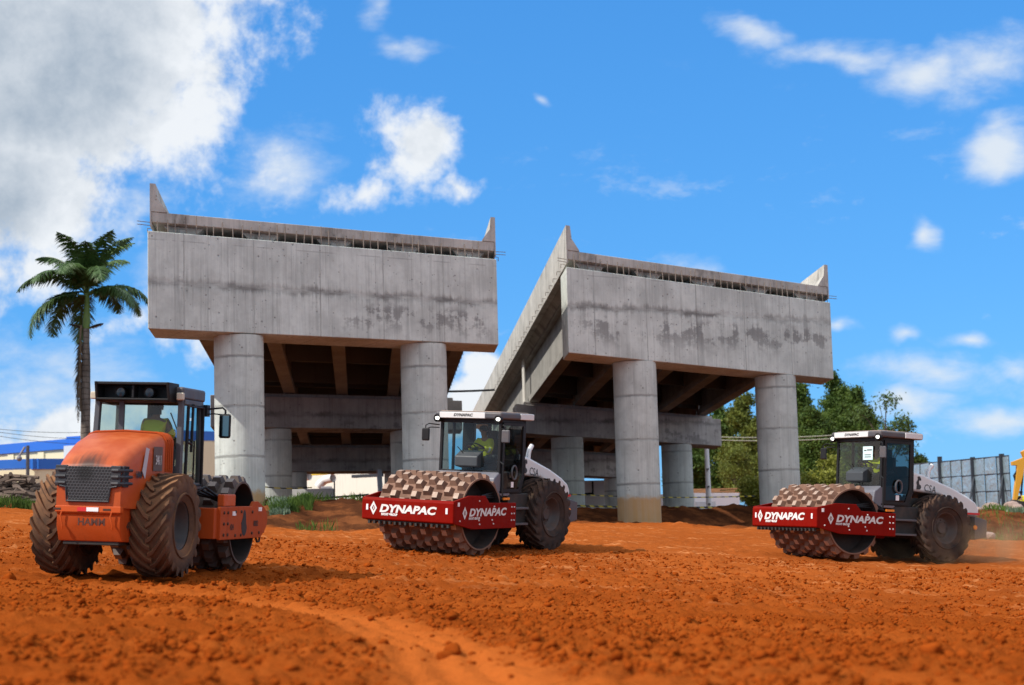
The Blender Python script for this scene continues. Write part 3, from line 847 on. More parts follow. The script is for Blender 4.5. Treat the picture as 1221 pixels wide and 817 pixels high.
# ------------------------------------------------------------------ red and grey padfoot roller
def red_roller(label, loc, rot, notice=False):
    root = thing('road_roller', label, 'road roller', loc, rot, 'padfoot rollers working the soil')
    pad_drum(root, .755, .86, 1.065, [M_drum, M_padt, M_drumin], 8, 17, .1)
    # drum frame: front beam, two side plates, rear beam
    fr = MB()
    fr.prism([(1.18, .70), (1.18, 1.10), (1.14, 1.145), (1.02, 1.145), (1.02, .68), (1.15, .68)], -1.17, 1.17)
    fb = fr.build('front_beam', M_red, root, bevel=.018)
    prof = [(1.16, 1.143), (.62, 1.25), (.02, 1.25), (-.14, 1.10), (-1.18, 1.085), (-1.18, .552), (.47, .56), (1.16, .69)]
    for sg in (1, -1):
        p = MB(); y = sg * 1.172
        p.prism(prof, min(y, y - sg * .05), max(y, y - sg * .05))
        sp = p.build('side_plate', M_red, root, bevel=.01)
        b = MB()
        for x, z in ((-1.0, 1.0), (-1.0, .86), (-1.0, .72), (-1.1, 1.0), (-1.1, .86), (-1.1, .72), (.25, 1.14), (.22, .66), (-.3, .66), (-.25, .74), (.25, .74), (.95, .74), (-.32, 1.02)):
            b.lathe([(0, .016), (.016, .016), (.02, 0)], 6, 0, Matrix.Translation((x, y, z)) @ (YROT if sg > 0 else YROT @ Matrix.Rotation(math.pi, 4, 'X')))
        b.build('bolts', M_glet, sp, smooth=0)
        if sg > 0:
            diamond(face_left(.78, y + .008, .90), .135, M_glet, sp)
            lettering('lettering', 'DYNAPAC', .215, face_left(.62, y + .008, .835), M_glet, sp, offset=.009, width=1.42)
            lettering('lettering', 'FAYAT GROUP', .062, face_left(.63, y + .008, .765), M_glet, sp, shear=0, offset=.004)
            pl = MB(); pl.box(.98, 1.04, y, y + .012, 1.04, 1.12); pl.build('reflector', M_refl, sp)
        else:
            lettering('lettering', 'DYNAPAC', .215, face_right(-.75, y - .008, .835), M_glet, sp, offset=.009, width=1.42)
            diamond(face_right(-.88, y - .008, .90), .125, M_glet, sp)
    diamond(face_front(1.188, -.86, .925), .145, M_wlet, fb)
    lettering('lettering', 'DYNAPAC', .215, face_front(1.188, -.70, .855), M_wlet, fb, offset=.010, width=1.46)
    lettering('lettering', 'FAYAT GROUP', .062, face_front(1.188, -.65, .785), M_wlet, fb, shear=0, offset=.005)
    for y in (-1.05, .98):
        b = MB(); b.box(1.18, 1.19, y, y + .05, .88, 1.0); b.build('reflector', M_refl, fb)
    te = MB()
    te.box(.98, 1.12, -1.05, 1.05, .645, .68)
    for i in range(16): te.box(1.08, 1.15, -1.02 + i * .134, -1.02 + i * .134 + .05, .60, .66)
    te.build('scraper_bar', M_dark, root)
    rb = MB(); rb.box(-1.18, -.98, -1.15, 1.15, .56, 1.08); rb.box(-1.5, -1.15, -.45, .45, .5, .95); rb.build('rear_beam', M_red, root, bevel=.01)
    hz = MB()
    for q in (0, .06, -.06): hz.tube([(-.25, .92 + q * .3, 1.12), (-.1, .98, 1.22 + q * .3), (-.7, .96, 1.25 + q), (-1.15, .8, 1.15), (-1.45, .5, 1.05)], .022, 6)
    hz.build('hoses', M_black, root)
    # machine body
    ch = MB(); ch.box(-4.2, -1.45, -.42, .42, .52, 1.5); ch.box(-2.25, -1.42, -.80, .80, .62, 1.26); ch.box(-3.05, -2.8, -.5, .5, .62, 1.0)
    ch.build('chassis', M_dark, root, bevel=.02)
    cw = MB(); cw.prism([(-.78, 1.22), (-.86, 1.60), (-1.04, 1.72), (-1.5, 1.74), (-1.5, 1.2)], -.80, .80)
    cw.build('cowl', M_cowl, root, bevel=.03)
    hp = [(-2.14, 2.14), (-2.6, 2.06), (-3.53, 1.80), (-4.07, 1.60), (-4.34, 1.46), (-4.44, 1.30), (-4.44, 1.12), (-3.86, 1.14), (-3.55, 1.42), (-3.1, 1.60), (-2.14, 1.66)]
    h = MB(); h.prism(hp, -.58, .58)
    hood = h.build('hood', M_white, root, bevel=.07, seg=3)
    gk = MB(); gk.prism([(-2.02, 2.24), (-2.16, 2.17), (-2.16, 1.62), (-2.02, 1.60)], -.60, .60); gk.build('hood_collar', M_grey, hood, bevel=.02)
    # horse-head shaped mark and letters on both flanks
    mark = [(0, 0), (.02, .10), (.0, .16), (.05, .25), (.035, .30), (.10, .315), (.15, .275), (.155, .22), (.12, .205), (.095, .225), (.085, .17), (.10, .12), (.14, .10), (.16, .05), (.12, .0)]
    for sg in (1, -1):
        y = sg * .587
        fm = (face_left(-2.36, y, 1.70) if sg > 0 else face_right(-3.1, y, 1.64))
        mb = MB(); mb.add([(a, b, 0) for a, b in mark], [tuple(range(len(mark)))], 0, fm); mb.build('emblem', M_klet, hood, smooth=0)
        lettering('lettering', 'CSA', .24, fm @ Matrix.Translation((.24, -.02, 0)) @ Matrix.Rotation(R(-8), 4, 'Z'), M_dash, hood, shear=0, offset=0, stretch=.9)
    tl = MB(); tl.box(-4.45, -3.9, .583, .592, 1.16, 1.21); tl.build('red_stripe', M_redlens, hood)
    bp = MB(); bp.prism([(-4.15, .55), (-4.56, .62), (-4.56, 1.04), (-4.15, 1.12)], -.72, .72); bp.build('rear_bumper', M_grey, root, bevel=.02)
    for y in (-.62, .62):
        b = MB(); b.lathe([(0, .03), (.05, .03), (.06, 0)], 12, 0, Matrix.Translation((-4.15, y * 1.17, .85)) @ YROT); b.build('tail_lamp', M_amber, root)
    ex = MB(); ex.tube([(-3.0, .30, 1.85), (-3.0, .30, 2.12), (-3.04, .30, 2.22), (-3.14, .30, 2.32)], .055, 12, caps=False); ex.build('exhaust_pipe', M_chrome, root)
    for z in (.58, .92):
        for ya, yb_ in ((.62, .95), (-.95, -.62)):
            st = MB(); st.box(-2.05, -1.25, ya, yb_, z, z + .05); st.build('step', M_grey, root, bevel=.01)
    for sg in (1, -1): tyre_parts(root, Vector((-2.93, sg * .76, .80)), .80, .60, sg, M_tyre, M_rim)
    # cab
    cb = MB(); xf, xr, hw, zt = -1.05, -2.08, .80, 2.86
    for sg in (1, -1):
        y0, y1 = sorted((sg * hw, sg * (hw - .07)))
        cb.hexa([(xf - .06, y0, 1.72), (xf, y0, 1.72), (xf, y1, 1.72), (xf - .06, y1, 1.72), (xf - .08, y0, zt), (xf - .02, y0, zt), (xf - .02, y1, zt), (xf - .08, y1, zt)])
        cb.hexa([(xr, y0, 1.62), (xr + .12, y0, 1.62), (xr + .12, y1, 1.62), (xr, y1, 1.62), (xr, y0, zt), (xr + .10, y0, zt), (xr + .10, y1, zt), (xr, y1, zt)])
        cb.hexa([(xr + .16, y0, 1.26), (xr + .26, y0, 1.26), (xr + .26, y1, 1.26), (xr + .16, y1, 1.26), (xr, y0, 1.64), (xr + .12, y0, 1.64), (xr + .12, y1, 1.64), (xr, y1, 1.64)])
        cb.box(xr + .2, xf, y0, y1, 1.26, 1.33); cb.box(xr, xf - .05, y0, y1, 2.80, zt)
    cb.box(xf - .06, xf, -hw, hw, 1.68, 1.75); cb.box(xf - .07, xf - .01, -hw, hw, 2.78, zt); cb.box(xr, xr + .06, -hw, hw, 1.60, 2.0); cb.box(xr, xr + .06, -hw, hw, 2.76, zt)
    cb.box(xr, xr + .06, -.18, -.10, 2.0, 2.8); cb.box(xr + .05, xf - .05, -hw + .03, hw - .03, 1.26, 1.32)
    cb.box(xr + .03, xr + .14, -.8, -.5, 1.6, 2.8)
    cb.box(xf - .55, xf - .48, -hw, -hw + .05, 1.33, 2.8)
    cab = cb.build('cab', M_black, root, bevel=.012)
    rf = MB(); rf.box(-2.31, -.945, -.878, .878, 2.86, 3.02); roof = rf.build('roof', M_grey, cab, bevel=.05, seg=3)
    b = MB(); b.box(-2.2, -1.05, -.78, .78, 3.015, 3.035); b.build('roof_lid', pm('dusty_roof', (.36, .26, .20), .9), cab, bevel=.01)
    b = MB(); b.box(-1.1, -.925, -.74, .46, 2.875, 3.005); fs_ = b.build('roof_strip', M_white, cab, bevel=.012)
    lt = lettering('lettering', 'DYNAPAC', .085, face_front(-.922, -.36, 2.915), M_klet, cab, offset=.004, stretch=1.25)
    for sg in (1, -1):
        b = MB(); b.box(-2.26, -1.72, min(sg * .80, sg * .895), max(sg * .80, sg * .895), 2.875, 3.005); b.build('roof_strip', M_white, cab, bevel=.012)
        hl = MB(); hl.lathe([(0, .056), (.034, .052), (.038, .0), (.0, 0)], 14, 0, Matrix.Translation((-.955, sg * .80, 2.865)) @ Matrix.Rotation(R(90), 4, 'Y')); hl.build('work_lamp', M_lamp, cab)
        hk = MB(); hk.lathe([(.075, .05), (.085, .05), (.085, -.05), (0, -.05)], 14, 0, Matrix.Translation((-.96, sg * .80, 2.865)) @ Matrix.Rotation(R(90), 4, 'Y')); hk.build('lamp_housing', M_black, cab)
    g = MB(); g.add([(xf - .02, -hw + .05, 1.75), (xf - .02, hw - .05, 1.75), (xf - .04, hw - .05, 2.8), (xf - .04, -hw + .05, 2.8)], [(0, 1, 2, 3)])
    ws = g.build('windscreen', M_glass, cab, smooth=0)
    g = MB(); g.add([(xr + .03, -.10, 2.0), (xr + .03, hw - .07, 2.0), (xr + .03, hw - .07, 2.77), (xr + .03, -.10, 2.77)], [(0, 1, 2, 3)]); g.build('rear_window', M_gclear, cab, smooth=0)
    g = MB(); g.add([(xf - .06, -hw + .03, 1.33), (xr + .3, -hw + .03, 1.33), (xr + .12, -hw + .03, 1.66), (xr + .12, -hw + .03, 2.8), (xf - .08, -hw + .03, 2.8)], [(0, 1, 2, 3, 4)]); g.build('side_window', M_gclear, cab, smooth=0)
    # door on the left flank
    dr = MB(); y = hw + .012
    outer = [(xf - .05, 1.30), (xf - .08, 2.80), (xr + .08, 2.80), (xr + .10, 1.66), (xr + .26, 1.30)]
    cx_, cz_ = -1.55, 2.05
    inner = [(cx_ + (a - cx_) * .84, cz_ + (b - cz_) * .915) for a, b in outer]
    n = 5; vs = [(a, y + .02, b) for a, b in outer] + [(a, y + .02, b) for a, b in inner] + [(a, y - .03, b) for a, b in outer] + [(a, y - .03, b) for a, b in inner]
    fs = []
    for i in range(n):
        j = (i + 1) % n
        fs += [(i, j, n + j, n + i), (2 * n + i, 3 * n + i, 3 * n + j, 2 * n + j), (i, 2 * n + i, 2 * n + j, j), (n + i, n + j, 3 * n + j, 3 * n + i)]
    dr.add(vs, fs); door = dr.build('door', M_black, cab, smooth=0)
    g = MB(); g.add([(a, y, b) for a, b in inner], [tuple(range(5))]); g.build('door_glass', M_gdoor, cab, smooth=0)
    b = MB(); b.tube([(-1.55 + .10 * math.cos(a), y + .05, 1.72 + .15 * math.sin(a)) for a in np.linspace(0, 2 * math.pi, 17)], .022, 6, caps=False); b.build('door_handle', M_grey, cab)
    b = MB(); b.box(-1.60, -1.50, y - .0, y + .008, 1.40, 1.52); b.build('sticker', M_refl, cab)
    for sg in (1, -1):
        b = MB(); y2 = sg * 1.05
        b.tube([(-1.06, sg * .82, 2.72), (-.88, sg * .98, 2.74), (-.86, y2, 2.70), (-.86, y2, 2.52)], .014, 6); b.tube([(-1.06, sg * .82, 2.66), (-.90, sg * .95, 2.66), (-.86, y2, 2.62)], .012, 6)
        mo = b.build('mirror_arm', M_black, cab)
        b = MB(); b.box(-.90, -.84, y2 - .10, y2 + .10, 2.36, 2.64); b.build('mirror', M_grey if sg > 0 else M_black, cab, bevel=.03)
    seat_and_wheel(cab, -1.68, 1.33, -1.30)
    w = MB(); w.tube([(-1.03, .1, 1.76), (-1.025, .05, 1.95), (-1.03, -.3, 2.25)], .010, 5); w.build('wiper', M_black, cab)
    rl = MB()
    for y3 in (.83,): rl.tube([(-1.0, y3, 1.25), (-1.0, y3 + .1, 1.2), (-1.0, y3 + .1, 1.9), (-1.03, y3, 1.95)], .017, 6)
    rl.build('grab_rail', M_black, root)
    b = MB(); b.box(-1.45, -1.2, .80, .83, 1.13, 1.18); b.build('side_marker', M_amber, root)
    if notice:
        b = MB(); b.box(xf - .008, xf - .002, .16, .50, 2.34, 2.66); pn = b.build('paper_notice', M_paper, cab)
        b = MB()
        for q, (ya, yb_) in enumerate(((.20, .28), (.30, .47))): b.box(xf - .001, xf + .001, ya, yb_, 2.55 + q * .01, 2.575 + q * .012)
        for q in range(2): b.box(xf - .001, xf + .001, .22, .44, 2.40 + q * .05, 2.418 + q * .05)
        b.build('notice_marks', M_klet, cab)
    return root

def euler_from(yaw, pit, rol):
    M = Matrix.Rotation(yaw, 3, 'Z') @ Matrix.Rotation(pit, 3, 'Y') @ Matrix.Rotation(rol, 3, 'X')
    return M.to_euler()
POSE_M = ((-1.682, 35.85, -.60), euler_from(R(-122.5), R(.5), R(-4.2)))
POSE_R = ((7.143, 39.65, -1.02), euler_from(R(-149.9), R(-3.3), R(-1.6)))
rollM = red_roller('red and grey padfoot roller at work in the middle, in front of the viaduct columns', *POSE_M)
rollR = red_roller('red and grey padfoot roller with a paper notice on its windscreen', *POSE_R, notice=True)
# ------------------------------------------------------------------ orange roller seen from behind
m_, t_ = newmat('grille_mesh')
v_ = t_.obj(); xg, yg, zg = t_.sep(v_)
def hexl(oy, oz):
    a_ = t_.m('SUBTRACT', t_.m('FRACT', t_.m('ADD', t_.m('MULTIPLY', yg, 1 / .05), oy)), .5)
    b_ = t_.m('MULTIPLY', t_.m('SUBTRACT', t_.m('FRACT', t_.m('ADD', t_.m('MULTIPLY', zg, 1 / .0866), oz)), .5), 1.732)
    return t_.m('SQRT', t_.m('ADD', t_.m('MULTIPLY', a_, a_), t_.m('MULTIPLY', b_, b_)))
vh = t_.m('MINIMUM', hexl(0.0, 0.0), hexl(.5, .5))
k_ = t_.m('SUBTRACT', 1.0, t_.ss(vh, .36, .44))
soot = t_.ss(t_.vm('LENGTH', t_.vm('SUBTRACT', v_, (-4.08, .06, 1.58))), .05, .20)
cg = t_.mix(k_, (.055, .055, .06), (.006, .006, .007))
cg = t_.mix(soot, (.004, .004, .004), cg)
t_.out(t_.bsdf(cg, .5, 0, t_.bump(t_.m('SUBTRACT', 1.0, k_), .6, .02))); M_grille = m_
M_louv = pm('dark_louvre_plastic', (.02, .022, .028), .6, var=.15, dust=.12)
# soot blown over the tail of the hood by the exhaust (a stain with its own outline)
m_, t_ = newmat('orange_hood_paint_sooted')
v_ = t_.obj()
n_ = t_.noise(v_, 3.0, 5, .6); n2_ = t_.noise(t_.scalev(v_, 2.5, 22, 2.5), 1.0, 4, .6)
c_ = t_.mix(t_.ss(n_, .35, .65), (.40, .064, .011), (.455, .080, .015))
g_ = t_.n('ShaderNodeNewGeometry'); up_ = t_.sep(g_.outputs['Normal'])[2]
c_ = t_.mix(t_.m('MULTIPLY', t_.m('MULTIPLY', t_.ss(n_, .3, .9), t_.lin(up_, .2, 1, 0, 1)), .30), c_, (.60, .26, .12))
px_, py_, pz_ = t_.sep(v_)
dd_ = t_.vm('LENGTH', t_.comb(t_.m('MULTIPLY', t_.m('ADD', px_, 4.02), 1.9), t_.m('MULTIPLY', t_.m('ADD', py_, -.02), 2.6), t_.m('MULTIPLY', t_.m('ADD', pz_, -1.70), 3.0)))
s_ = t_.m('SUBTRACT', 1.0, t_.ss(t_.m('ADD', dd_, t_.m('MULTIPLY', t_.m('SUBTRACT', n2_, .5), .8)), .10, .95))
c_ = t_.mix(t_.m('MULTIPLY', s_, .9), c_, (.03, .018, .014))
t_.out(t_.bsdf(c_, .45, 0, None, .3, .0)); M_hood_o = m_

M_lens_dark = pm('unlit_lamp_lens', (.03, .03, .032), .12)
M_smear = pm('smeared_orange_letters', (.075, .022, .012), .7, var=.5, scale=9)
def orange_roller(label, loc, rot):
    root = thing('road_roller', label, 'road roller', loc, rot)
    pad_drum(root, .70, .80, 1.065, [M_drum2, M_padt2, M_drumin], 8, 17, .2)
    # drum yoke
    arc = [(.62 + .48 * math.cos(a), .84 + .27 * math.sin(a)) for a in np.linspace(-.9, 1.25, 9)]
    prof = [(-1.46, .54), (.72, .53)] + arc + [(.55, 1.16), (.30, 1.16), (.20, 1.08), (-1.46, 1.08)]
    for sg in (1, -1):
        y = sg * 1.172
        p = MB(); p.prism(prof, min(y, y - sg * .06), max(y, y - sg * .06)); sp = p.build('side_plate', M_orange2, root, bevel=.012)
        p = MB(); slot = [(-.22 + .16 * math.sin(a) * (1.0 if math.cos(a) < 0 else .6), .80 + .22 * math.cos(a)) for a in np.linspace(0, 2 * math.pi, 17)[:-1]]
        p.prism(slot, min(y + sg * .004, y - sg * .02), max(y + sg * .004, y - sg * .02)); p.build('slot', M_dark, sp)
        b = MB()
        for x, z in ((-1.3, .98), (-1.3, .80), (-1.3, .62), (-1.1, .98), (-1.1, .80), (-1.1, .62), (-.7, .99), (-.7, .60), (.2, .62), (.2, .98), (.6, .62), (-.4, .99), (-.4, .6)):
            b.lathe([(0, .018), (.026, .018), (.03, 0)], 6, 0, Matrix.Translation((x, y, z)) @ (YROT if sg > 0 else YROT @ Matrix.Rotation(math.pi, 4, 'X')))
        b.build('bolts', M_soot, sp, smooth=0)
        for x in (-.86, .55):
            b = MB(); b.box(x, x + .17, min(y, y + sg * .01), max(y, y + sg * .01), .93 if x < 0 else .99, 1.0 if x < 0 else 1.06); b.build('reflector', M_refl, sp)
        if sg < 0:
            lettering('lettering', '424', .13, face_right(-.98, y - .006, .70), M_soot, sp, shear=0, offset=.004)
            lettering('lettering', '8002', .13, face_right(.28, y - .006, .74), M_soot, sp, shear=0, offset=.004)
        b = MB(); b.box(-1.15, -.55, min(sg * 1.0, sg * 1.12), max(sg * 1.0, sg * 1.12), 1.08, 1.28); b.build('frame_block', M_orange, root, bevel=.02)
        b = MB(); b.tube([(.55, sg * 1.14, .54), (.62, sg * 1.14, .46), (.74, sg * 1.14, .46), (.78, sg * 1.14, .56)], .02, 6); b.build('tow_hook', M_soot, root)
    b = MB(); b.box(-1.62, -1.40, -1.12, 1.12, .56, 1.06); b.box(-1.75, -1.55, -.4, .4, .45, 1.0); b.build('rear_beam', M_orange2, root, bevel=.015)
    b = MB(); b.box(.98, 1.12, -1.12, 1.12, .6, 1.0); b.build('front_beam', M_orange2, root, bevel=.015)
    hz = MB()
    for q in range(4): hz.tube([(-1.7, -.2 - q * .1, 1.15), (-1.2, -.5 - q * .1, 1.3 + q * .03), (-.9, -.8 - q * .05, 1.22), (-.6, -.95, 1.12)], .024, 6)
    hz.build('hoses', M_black, root)
    # chassis
    b = MB(); b.box(-3.9, -1.7, -.44, .44, .50, 1.25); b.box(-2.4, -1.7, -.70, .70, .75, 1.36); b.box(-3.05, -2.75, -.5, .5, .6, 1.0); b.build('chassis', M_dark, root, bevel=.02)
    # hood lofted through rounded sections
    secs = [(-2.36, .66, 2.24, 1.05, .16), (-2.8, .66, 2.20, 1.05, .18), (-3.3, .62, 2.08, 1.05, .20), (-3.7, .57, 1.92, 1.05, .20), (-3.92, .53, 1.80, 1.06, .18), (-4.02, .505, 1.71, 1.07, .12), (-4.055, .50, 1.66, 1.08, .06)]
    vs = []; m = 0
    for x, w, zt, zb, rr in secs:
        ring = [(w, zb), (w, zb + (zt - rr - zb) * .5), (w, zt - rr)]
        ring += [(w - rr + rr * math.cos(a), zt - rr + rr * math.sin(a)) for a in np.linspace(.25, math.pi / 2, 5)]
        ring += [(0, zt + .025)]
        ring += [(-y, z) for y, z in reversed(ring[:-1])]
        m = len(ring); vs += [(x, y, z) for y, z in ring]
    fs = [(i * m + k, i * m + k + 1, (i + 1) * m + k + 1, (i + 1) * m + k) for i in range(len(secs) - 1) for k in range(m - 1)]
    fs += [(i * m, (i + 1) * m, (i + 1) * m + m - 1, i * m + m - 1) for i in range(len(secs) - 1)]
    fs += [tuple(range(m)), tuple(range((len(secs) - 1) * m, len(secs) * m))]
    h = MB(); h.add(vs, fs); hood = h.build('hood', M_hood_o, root, smooth=40)
    # ribs across the front of the hood and on its flank
    for i in range(4):
        x = -2.44 - i * .085; r = MB()
        pts = [(x, sg_ * w_, z_) for sg_, w_, z_ in ((-1, .667, 1.62), (-1, .667, 2.04), (-1, .655, 2.12), (-1, .60, 2.19), (-1, .5, 2.228), (1, .0, 2.252), (1, .5, 2.228), (1, .60, 2.19), (1, .655, 2.12), (1, .667, 2.04), (1, .667, 1.62))]
        r.tube(pts, .016, 6); r.build('hood_rib', M_orange2, hood)
    # grille: wide at the top, narrow below, louvres wrapping the corners
    def xat(z): return -4.062
    g = MB(); g.prism([(.44, 1.67), (-.44, 1.67), (-.44, 1.38), (-.34, 1.36), (-.32, 1.17), (.32, 1.17), (.34, 1.36), (.44, 1.38)], -4.085, -4.03, axis='x'); g.build('grille', M_grille, hood, bevel=.01)
    g = MB()
    fr_ = [(.45, 1.38), (.345, 1.36), (.33, 1.155), (-.33, 1.155), (-.345, 1.36), (-.45, 1.38)]
    g.tube([(-4.085, y, z) for y, z in fr_], .018, 6); g.build('grille_frame', M_louv, hood)
    for sg in (1, -1):
        for i in range(3):
            z = 1.39 + i * .098
            b = MB(); y0, y1 = sg * .36, sg * .515
            b.tube([(-4.078, y0, z + .03), (-4.078, sg * .46, z + .03), (-4.045, sg * .512, z + .03), (-3.76, sg * .540, z + .035)], [.030, .034, .034, .028], 8)
            b.build('louvre', M_louv, hood)
        b = MB(); b.box(-4.086, -4.03, min(sg * .34, sg * .50), max(sg * .34, sg * .50), 1.375, 1.685); b.box(-4.05, -3.74, min(sg * .50, sg * .540), max(sg * .50, sg * .540), 1.375, 1.685); b.build('louvre_block', M_louv, hood, bevel=.012)
        b = MB(); y = sg * .535; b.box(-4.03, -3.80, min(y - sg * .04, y + sg * .005), max(y - sg * .04, y + sg * .005), 1.37, 1.68); b.build('louvre_backing', M_dark, hood)
    # side badge: pale flash, plate with figures, letters
    b = MB(); b.add([(-3.42, -.622, 1.98), (-3.30, -.628, 1.96), (-3.42, -.622, 1.50), (-3.52, -.612, 1.62)], [(0, 1, 2, 3)]); b.build('flash_decal', pm('pale_decal', (.45, .42, .44), .5, var=.3), hood, smooth=0)
    b = MB(); b.add([(-3.16, -.645, 2.0), (-2.84, -.668, 2.0), (-2.84, -.668, 1.63), (-3.16, -.645, 1.63)], [(0, 1, 2, 3)])
    b.build('number_plate', pm('plate_brown', (.10, .06, .045), .5), hood, smooth=0)
    lettering('lettering', '3411', .20, Matrix.Translation((-3.13, -.672, 1.73)) @ face_right(0, 0, 0), M_glet, hood, shear=0, offset=.004, stretch=.62)
    lettering('lettering', 'HAMM', .13, Matrix.Translation((-3.72, -.598, 1.52)) @ face_right(0, 0, 0), M_louv, hood, shear=0, offset=.008)
    # bumper
    b = MB(); b.prism([(-4.05, 1.08), (-4.05, .97), (-4.02, .96), (-4.02, .78), (-3.92, .56), (-3.4, .54), (-3.4, 1.08)], -.50, .50); bum = b.build('rear_bumper', M_orange2, root, bevel=.015)
    b = MB(); b.box(-4.065, -3.95, -.515, .515, .99, 1.085); b.build('bumper_rail', M_orange, bum, bevel=.01)
    b = MB(); b.box(-4.075, -4.06, .02, .16, 1.005, 1.065); b.build('red_reflector', M_redlens, bum)
    b = MB(); b.box(-4.075, -4.06, -.17, .015, 1.005, 1.065); b.build('white_reflector', M_refl, bum)
    lettering('lettering', 'HAMM', .15, face_back(-4.024, .16, .80), M_smear, bum, shear=0, offset=.003, width=.42)
    for y in (-.38, .40):
        b = MB(); b.tube([(-4.07, y, 1.0), (-4.075, y + .02, .93), (-4.06, y - .01, .80), (-4.04, y + .0, .74)], .012, 6); b.build('bumper_pull', M_orange, bum)
        b = MB(); b.box(-4.07, -4.06, y + .02, y + .14, 1.02, 1.05); b.build('grime_mark', M_soot, bum)
    b = MB(); b.box(-3.62, -3.55, -.512, -.5, .97, 1.03); b.build('side_reflector', M_refl, bum)
    lettering('lettering', '4T', .15, face_right(-3.78, -.506, .74), M_soot, bum, shear=0, offset=.008)
    for sg in (1, -1): tyre_parts(root, Vector((-2.90, sg * .78, .80)), .80, .62, sg, M_tyreb, M_rimb)
    # cab
    hw, xf, xr = .76, -1.26, -2.28; zb, zt = 1.36, 2.78
    c = MB()
    for sg in (1, -1):
        y0, y1 = sorted((sg * hw, sg * (hw - .09)))
        c.hexa([(xr - .02, y0, zb), (xr + .09, y0, zb), (xr + .09, y1, zb), (xr - .02, y1, zb), (xr + .06, y0 * .97, zt), (xr + .15, y0 * .97, zt), (xr + .15, y1 * .97, zt), (xr + .06, y1 * .97, zt)])
        c.hexa([(xf - .07, y0, zb), (xf, y0, zb), (xf, y1, zb), (xf - .07, y1, zb), (xf - .1, y0 * .97, zt), (xf - .03, y0 * .97, zt), (xf - .03, y1 * .97, zt), (xf - .1, y1 * .97, zt)])
        c.box(xr, xf, y0, y1, zb, zb + .1); c.box(xr + .1, xf - .05, y0, y1, zt - .08, zt)
    c.box(xr, xr + .08, -hw + .02, hw - .02, zb, 1.72); c.box(xr + .08, xr + .15, -hw + .03, hw - .03, zt - .06, zt); c.box(xf - .09, xf - .02, -hw + .03, hw - .03, zt - .06, zt); c.box(xf - .07, xf, -hw + .03, hw - .03, zb, zb + .1)
    c.box(xr, xf, -hw + .04, hw - .04, zb, zb + .05)
    c.box(xf - .08, xf - .02, .10, .20, zb, zt)                      # windscreen post on the far side
    c.box(xr + .05, xr + .10, .24, .33, 1.7, zt)                       # post in the rear window
    cab = c.build('cab', M_grey, root, bevel=.012)
    g = MB(); g.add([(xr + .04, -hw + .1, 1.72), (xr + .04, hw - .1, 1.72), (xr + .11, hw - .12, zt - .05), (xr + .11, -hw + .12, zt - .05)], [(0, 1, 2, 3)]); g.build('rear_window', M_gclear, cab, smooth=0)
    g = MB(); g.add([(xf - .03, -hw + .06, zb + .1), (xf - .03, hw - .06, zb + .1), (xf - .05, hw - .06, zt - .06), (xf - .05, -hw + .06, zt - .06)], [(0, 1, 2, 3)]); g.build('windscreen', M_gclear, cab, smooth=0)
    for sg in (1, -1):
        y = sg * (hw - .03)
        g = MB(); g.add([(xr + .09, y, zb + .1), (xf - .07, y, zb + .1), (xf - .09, y * .97, zt - .08), (xr + .14, y * .97, zt - .08)], [(0, 1, 2, 3)]); g.build('side_window', M_gclear, cab, smooth=0)
    # door frame and handle on the right flank
    d = MB(); y = -hw - .012
    loop = [(xr + .18, y, zb + .06), (xf - .07, y, zb + .06), (xf - .10, y, zt - .1), (xr + .22, y, zt - .1), (xr + .18, y, zb + .06)]
    d.tube(loop, .028, 6); d.tube([(xr + .2, y, 2.1), (xf - .6, y, 2.08)], .02, 6); d.tube([(xf - .58, y, 2.72), (xf - .6, y, 1.95)], .025, 6); door = d.build('door', M_black, cab)
    d = MB(); d.tube([(-2.02, y, 2.15), (-1.98, y - .09, 2.12), (-1.98, y - .09, 1.50), (-2.05, y, 1.47)], .016, 6); d.build('grab_handle', M_black, cab)
    # roof with the lamp visor at the back
    r = MB(); r.box(-2.22, -1.16, -.74, .74, zt, 2.98); r.build('roof', M_grey, cab, bevel=.04)
    r = MB()
    r.box(-2.56, -2.10, -.60, .60, 2.985, 3.03)
    r.box(-2.52, -2.10, -.60, .60, 2.74, 2.775)
    for sg in (1, -1):
        y0, y1 = sorted((sg * .62, sg * .575)); r.hexa([(-2.50, y0, 2.72), (-2.1, y0, 2.72), (-2.1, y1, 2.72), (-2.50, y1, 2.72), (-2.58, y0, 3.03), (-2.1, y0, 3.03), (-2.1, y1, 3.03), (-2.58, y1, 3.03)])
    r.box(-2.50, -2.30, -.02, .02, 2.775, 2.985); r.box(-2.24, -2.2, -.6, .6, 2.77, 2.99)
    r.build('lamp_visor', M_black, cab, bevel=.012)
    for y in (.24, -.24):
        l = MB(); Mx = Matrix.Translation((-2.36, y, 2.87)) @ Matrix.Rotation(R(-90), 4, 'Y')
        l.lathe([(0, .05), (.07, .045), (.088, .06), (.088, -.03), (0, -.05)], 16, 0, Mx); lo_ = l.build('work_lamp', M_black, cab)
        l = MB(); l.lathe([(0, .056), (.068, .05)], 16, 0, Mx); l.build('lamp_lens', M_lens_dark, cab)
    for sg in (1, -1):
        l = MB(); l.box(-2.34, -2.26, sg * .72 - .06, sg * .72 + .06, 2.76, 2.88); l.build('marker_lamp', pm('cream_lamp', (.55, .48, .36), .4), cab, bevel=.02)
    # mirror on a long arm
    m2 = MB(); m2.tube([(-1.22, -.70, 2.66), (-1.20, -.85, 2.68), (-1.20, -1.05, 2.70), (-1.20, -1.10, 2.66), (-1.20, -1.10, 2.54)], .018, 6); m2.tube([(-1.22, -.70, 2.58), (-1.20, -.90, 2.60), (-1.20, -1.12, 2.58)], .012, 6)
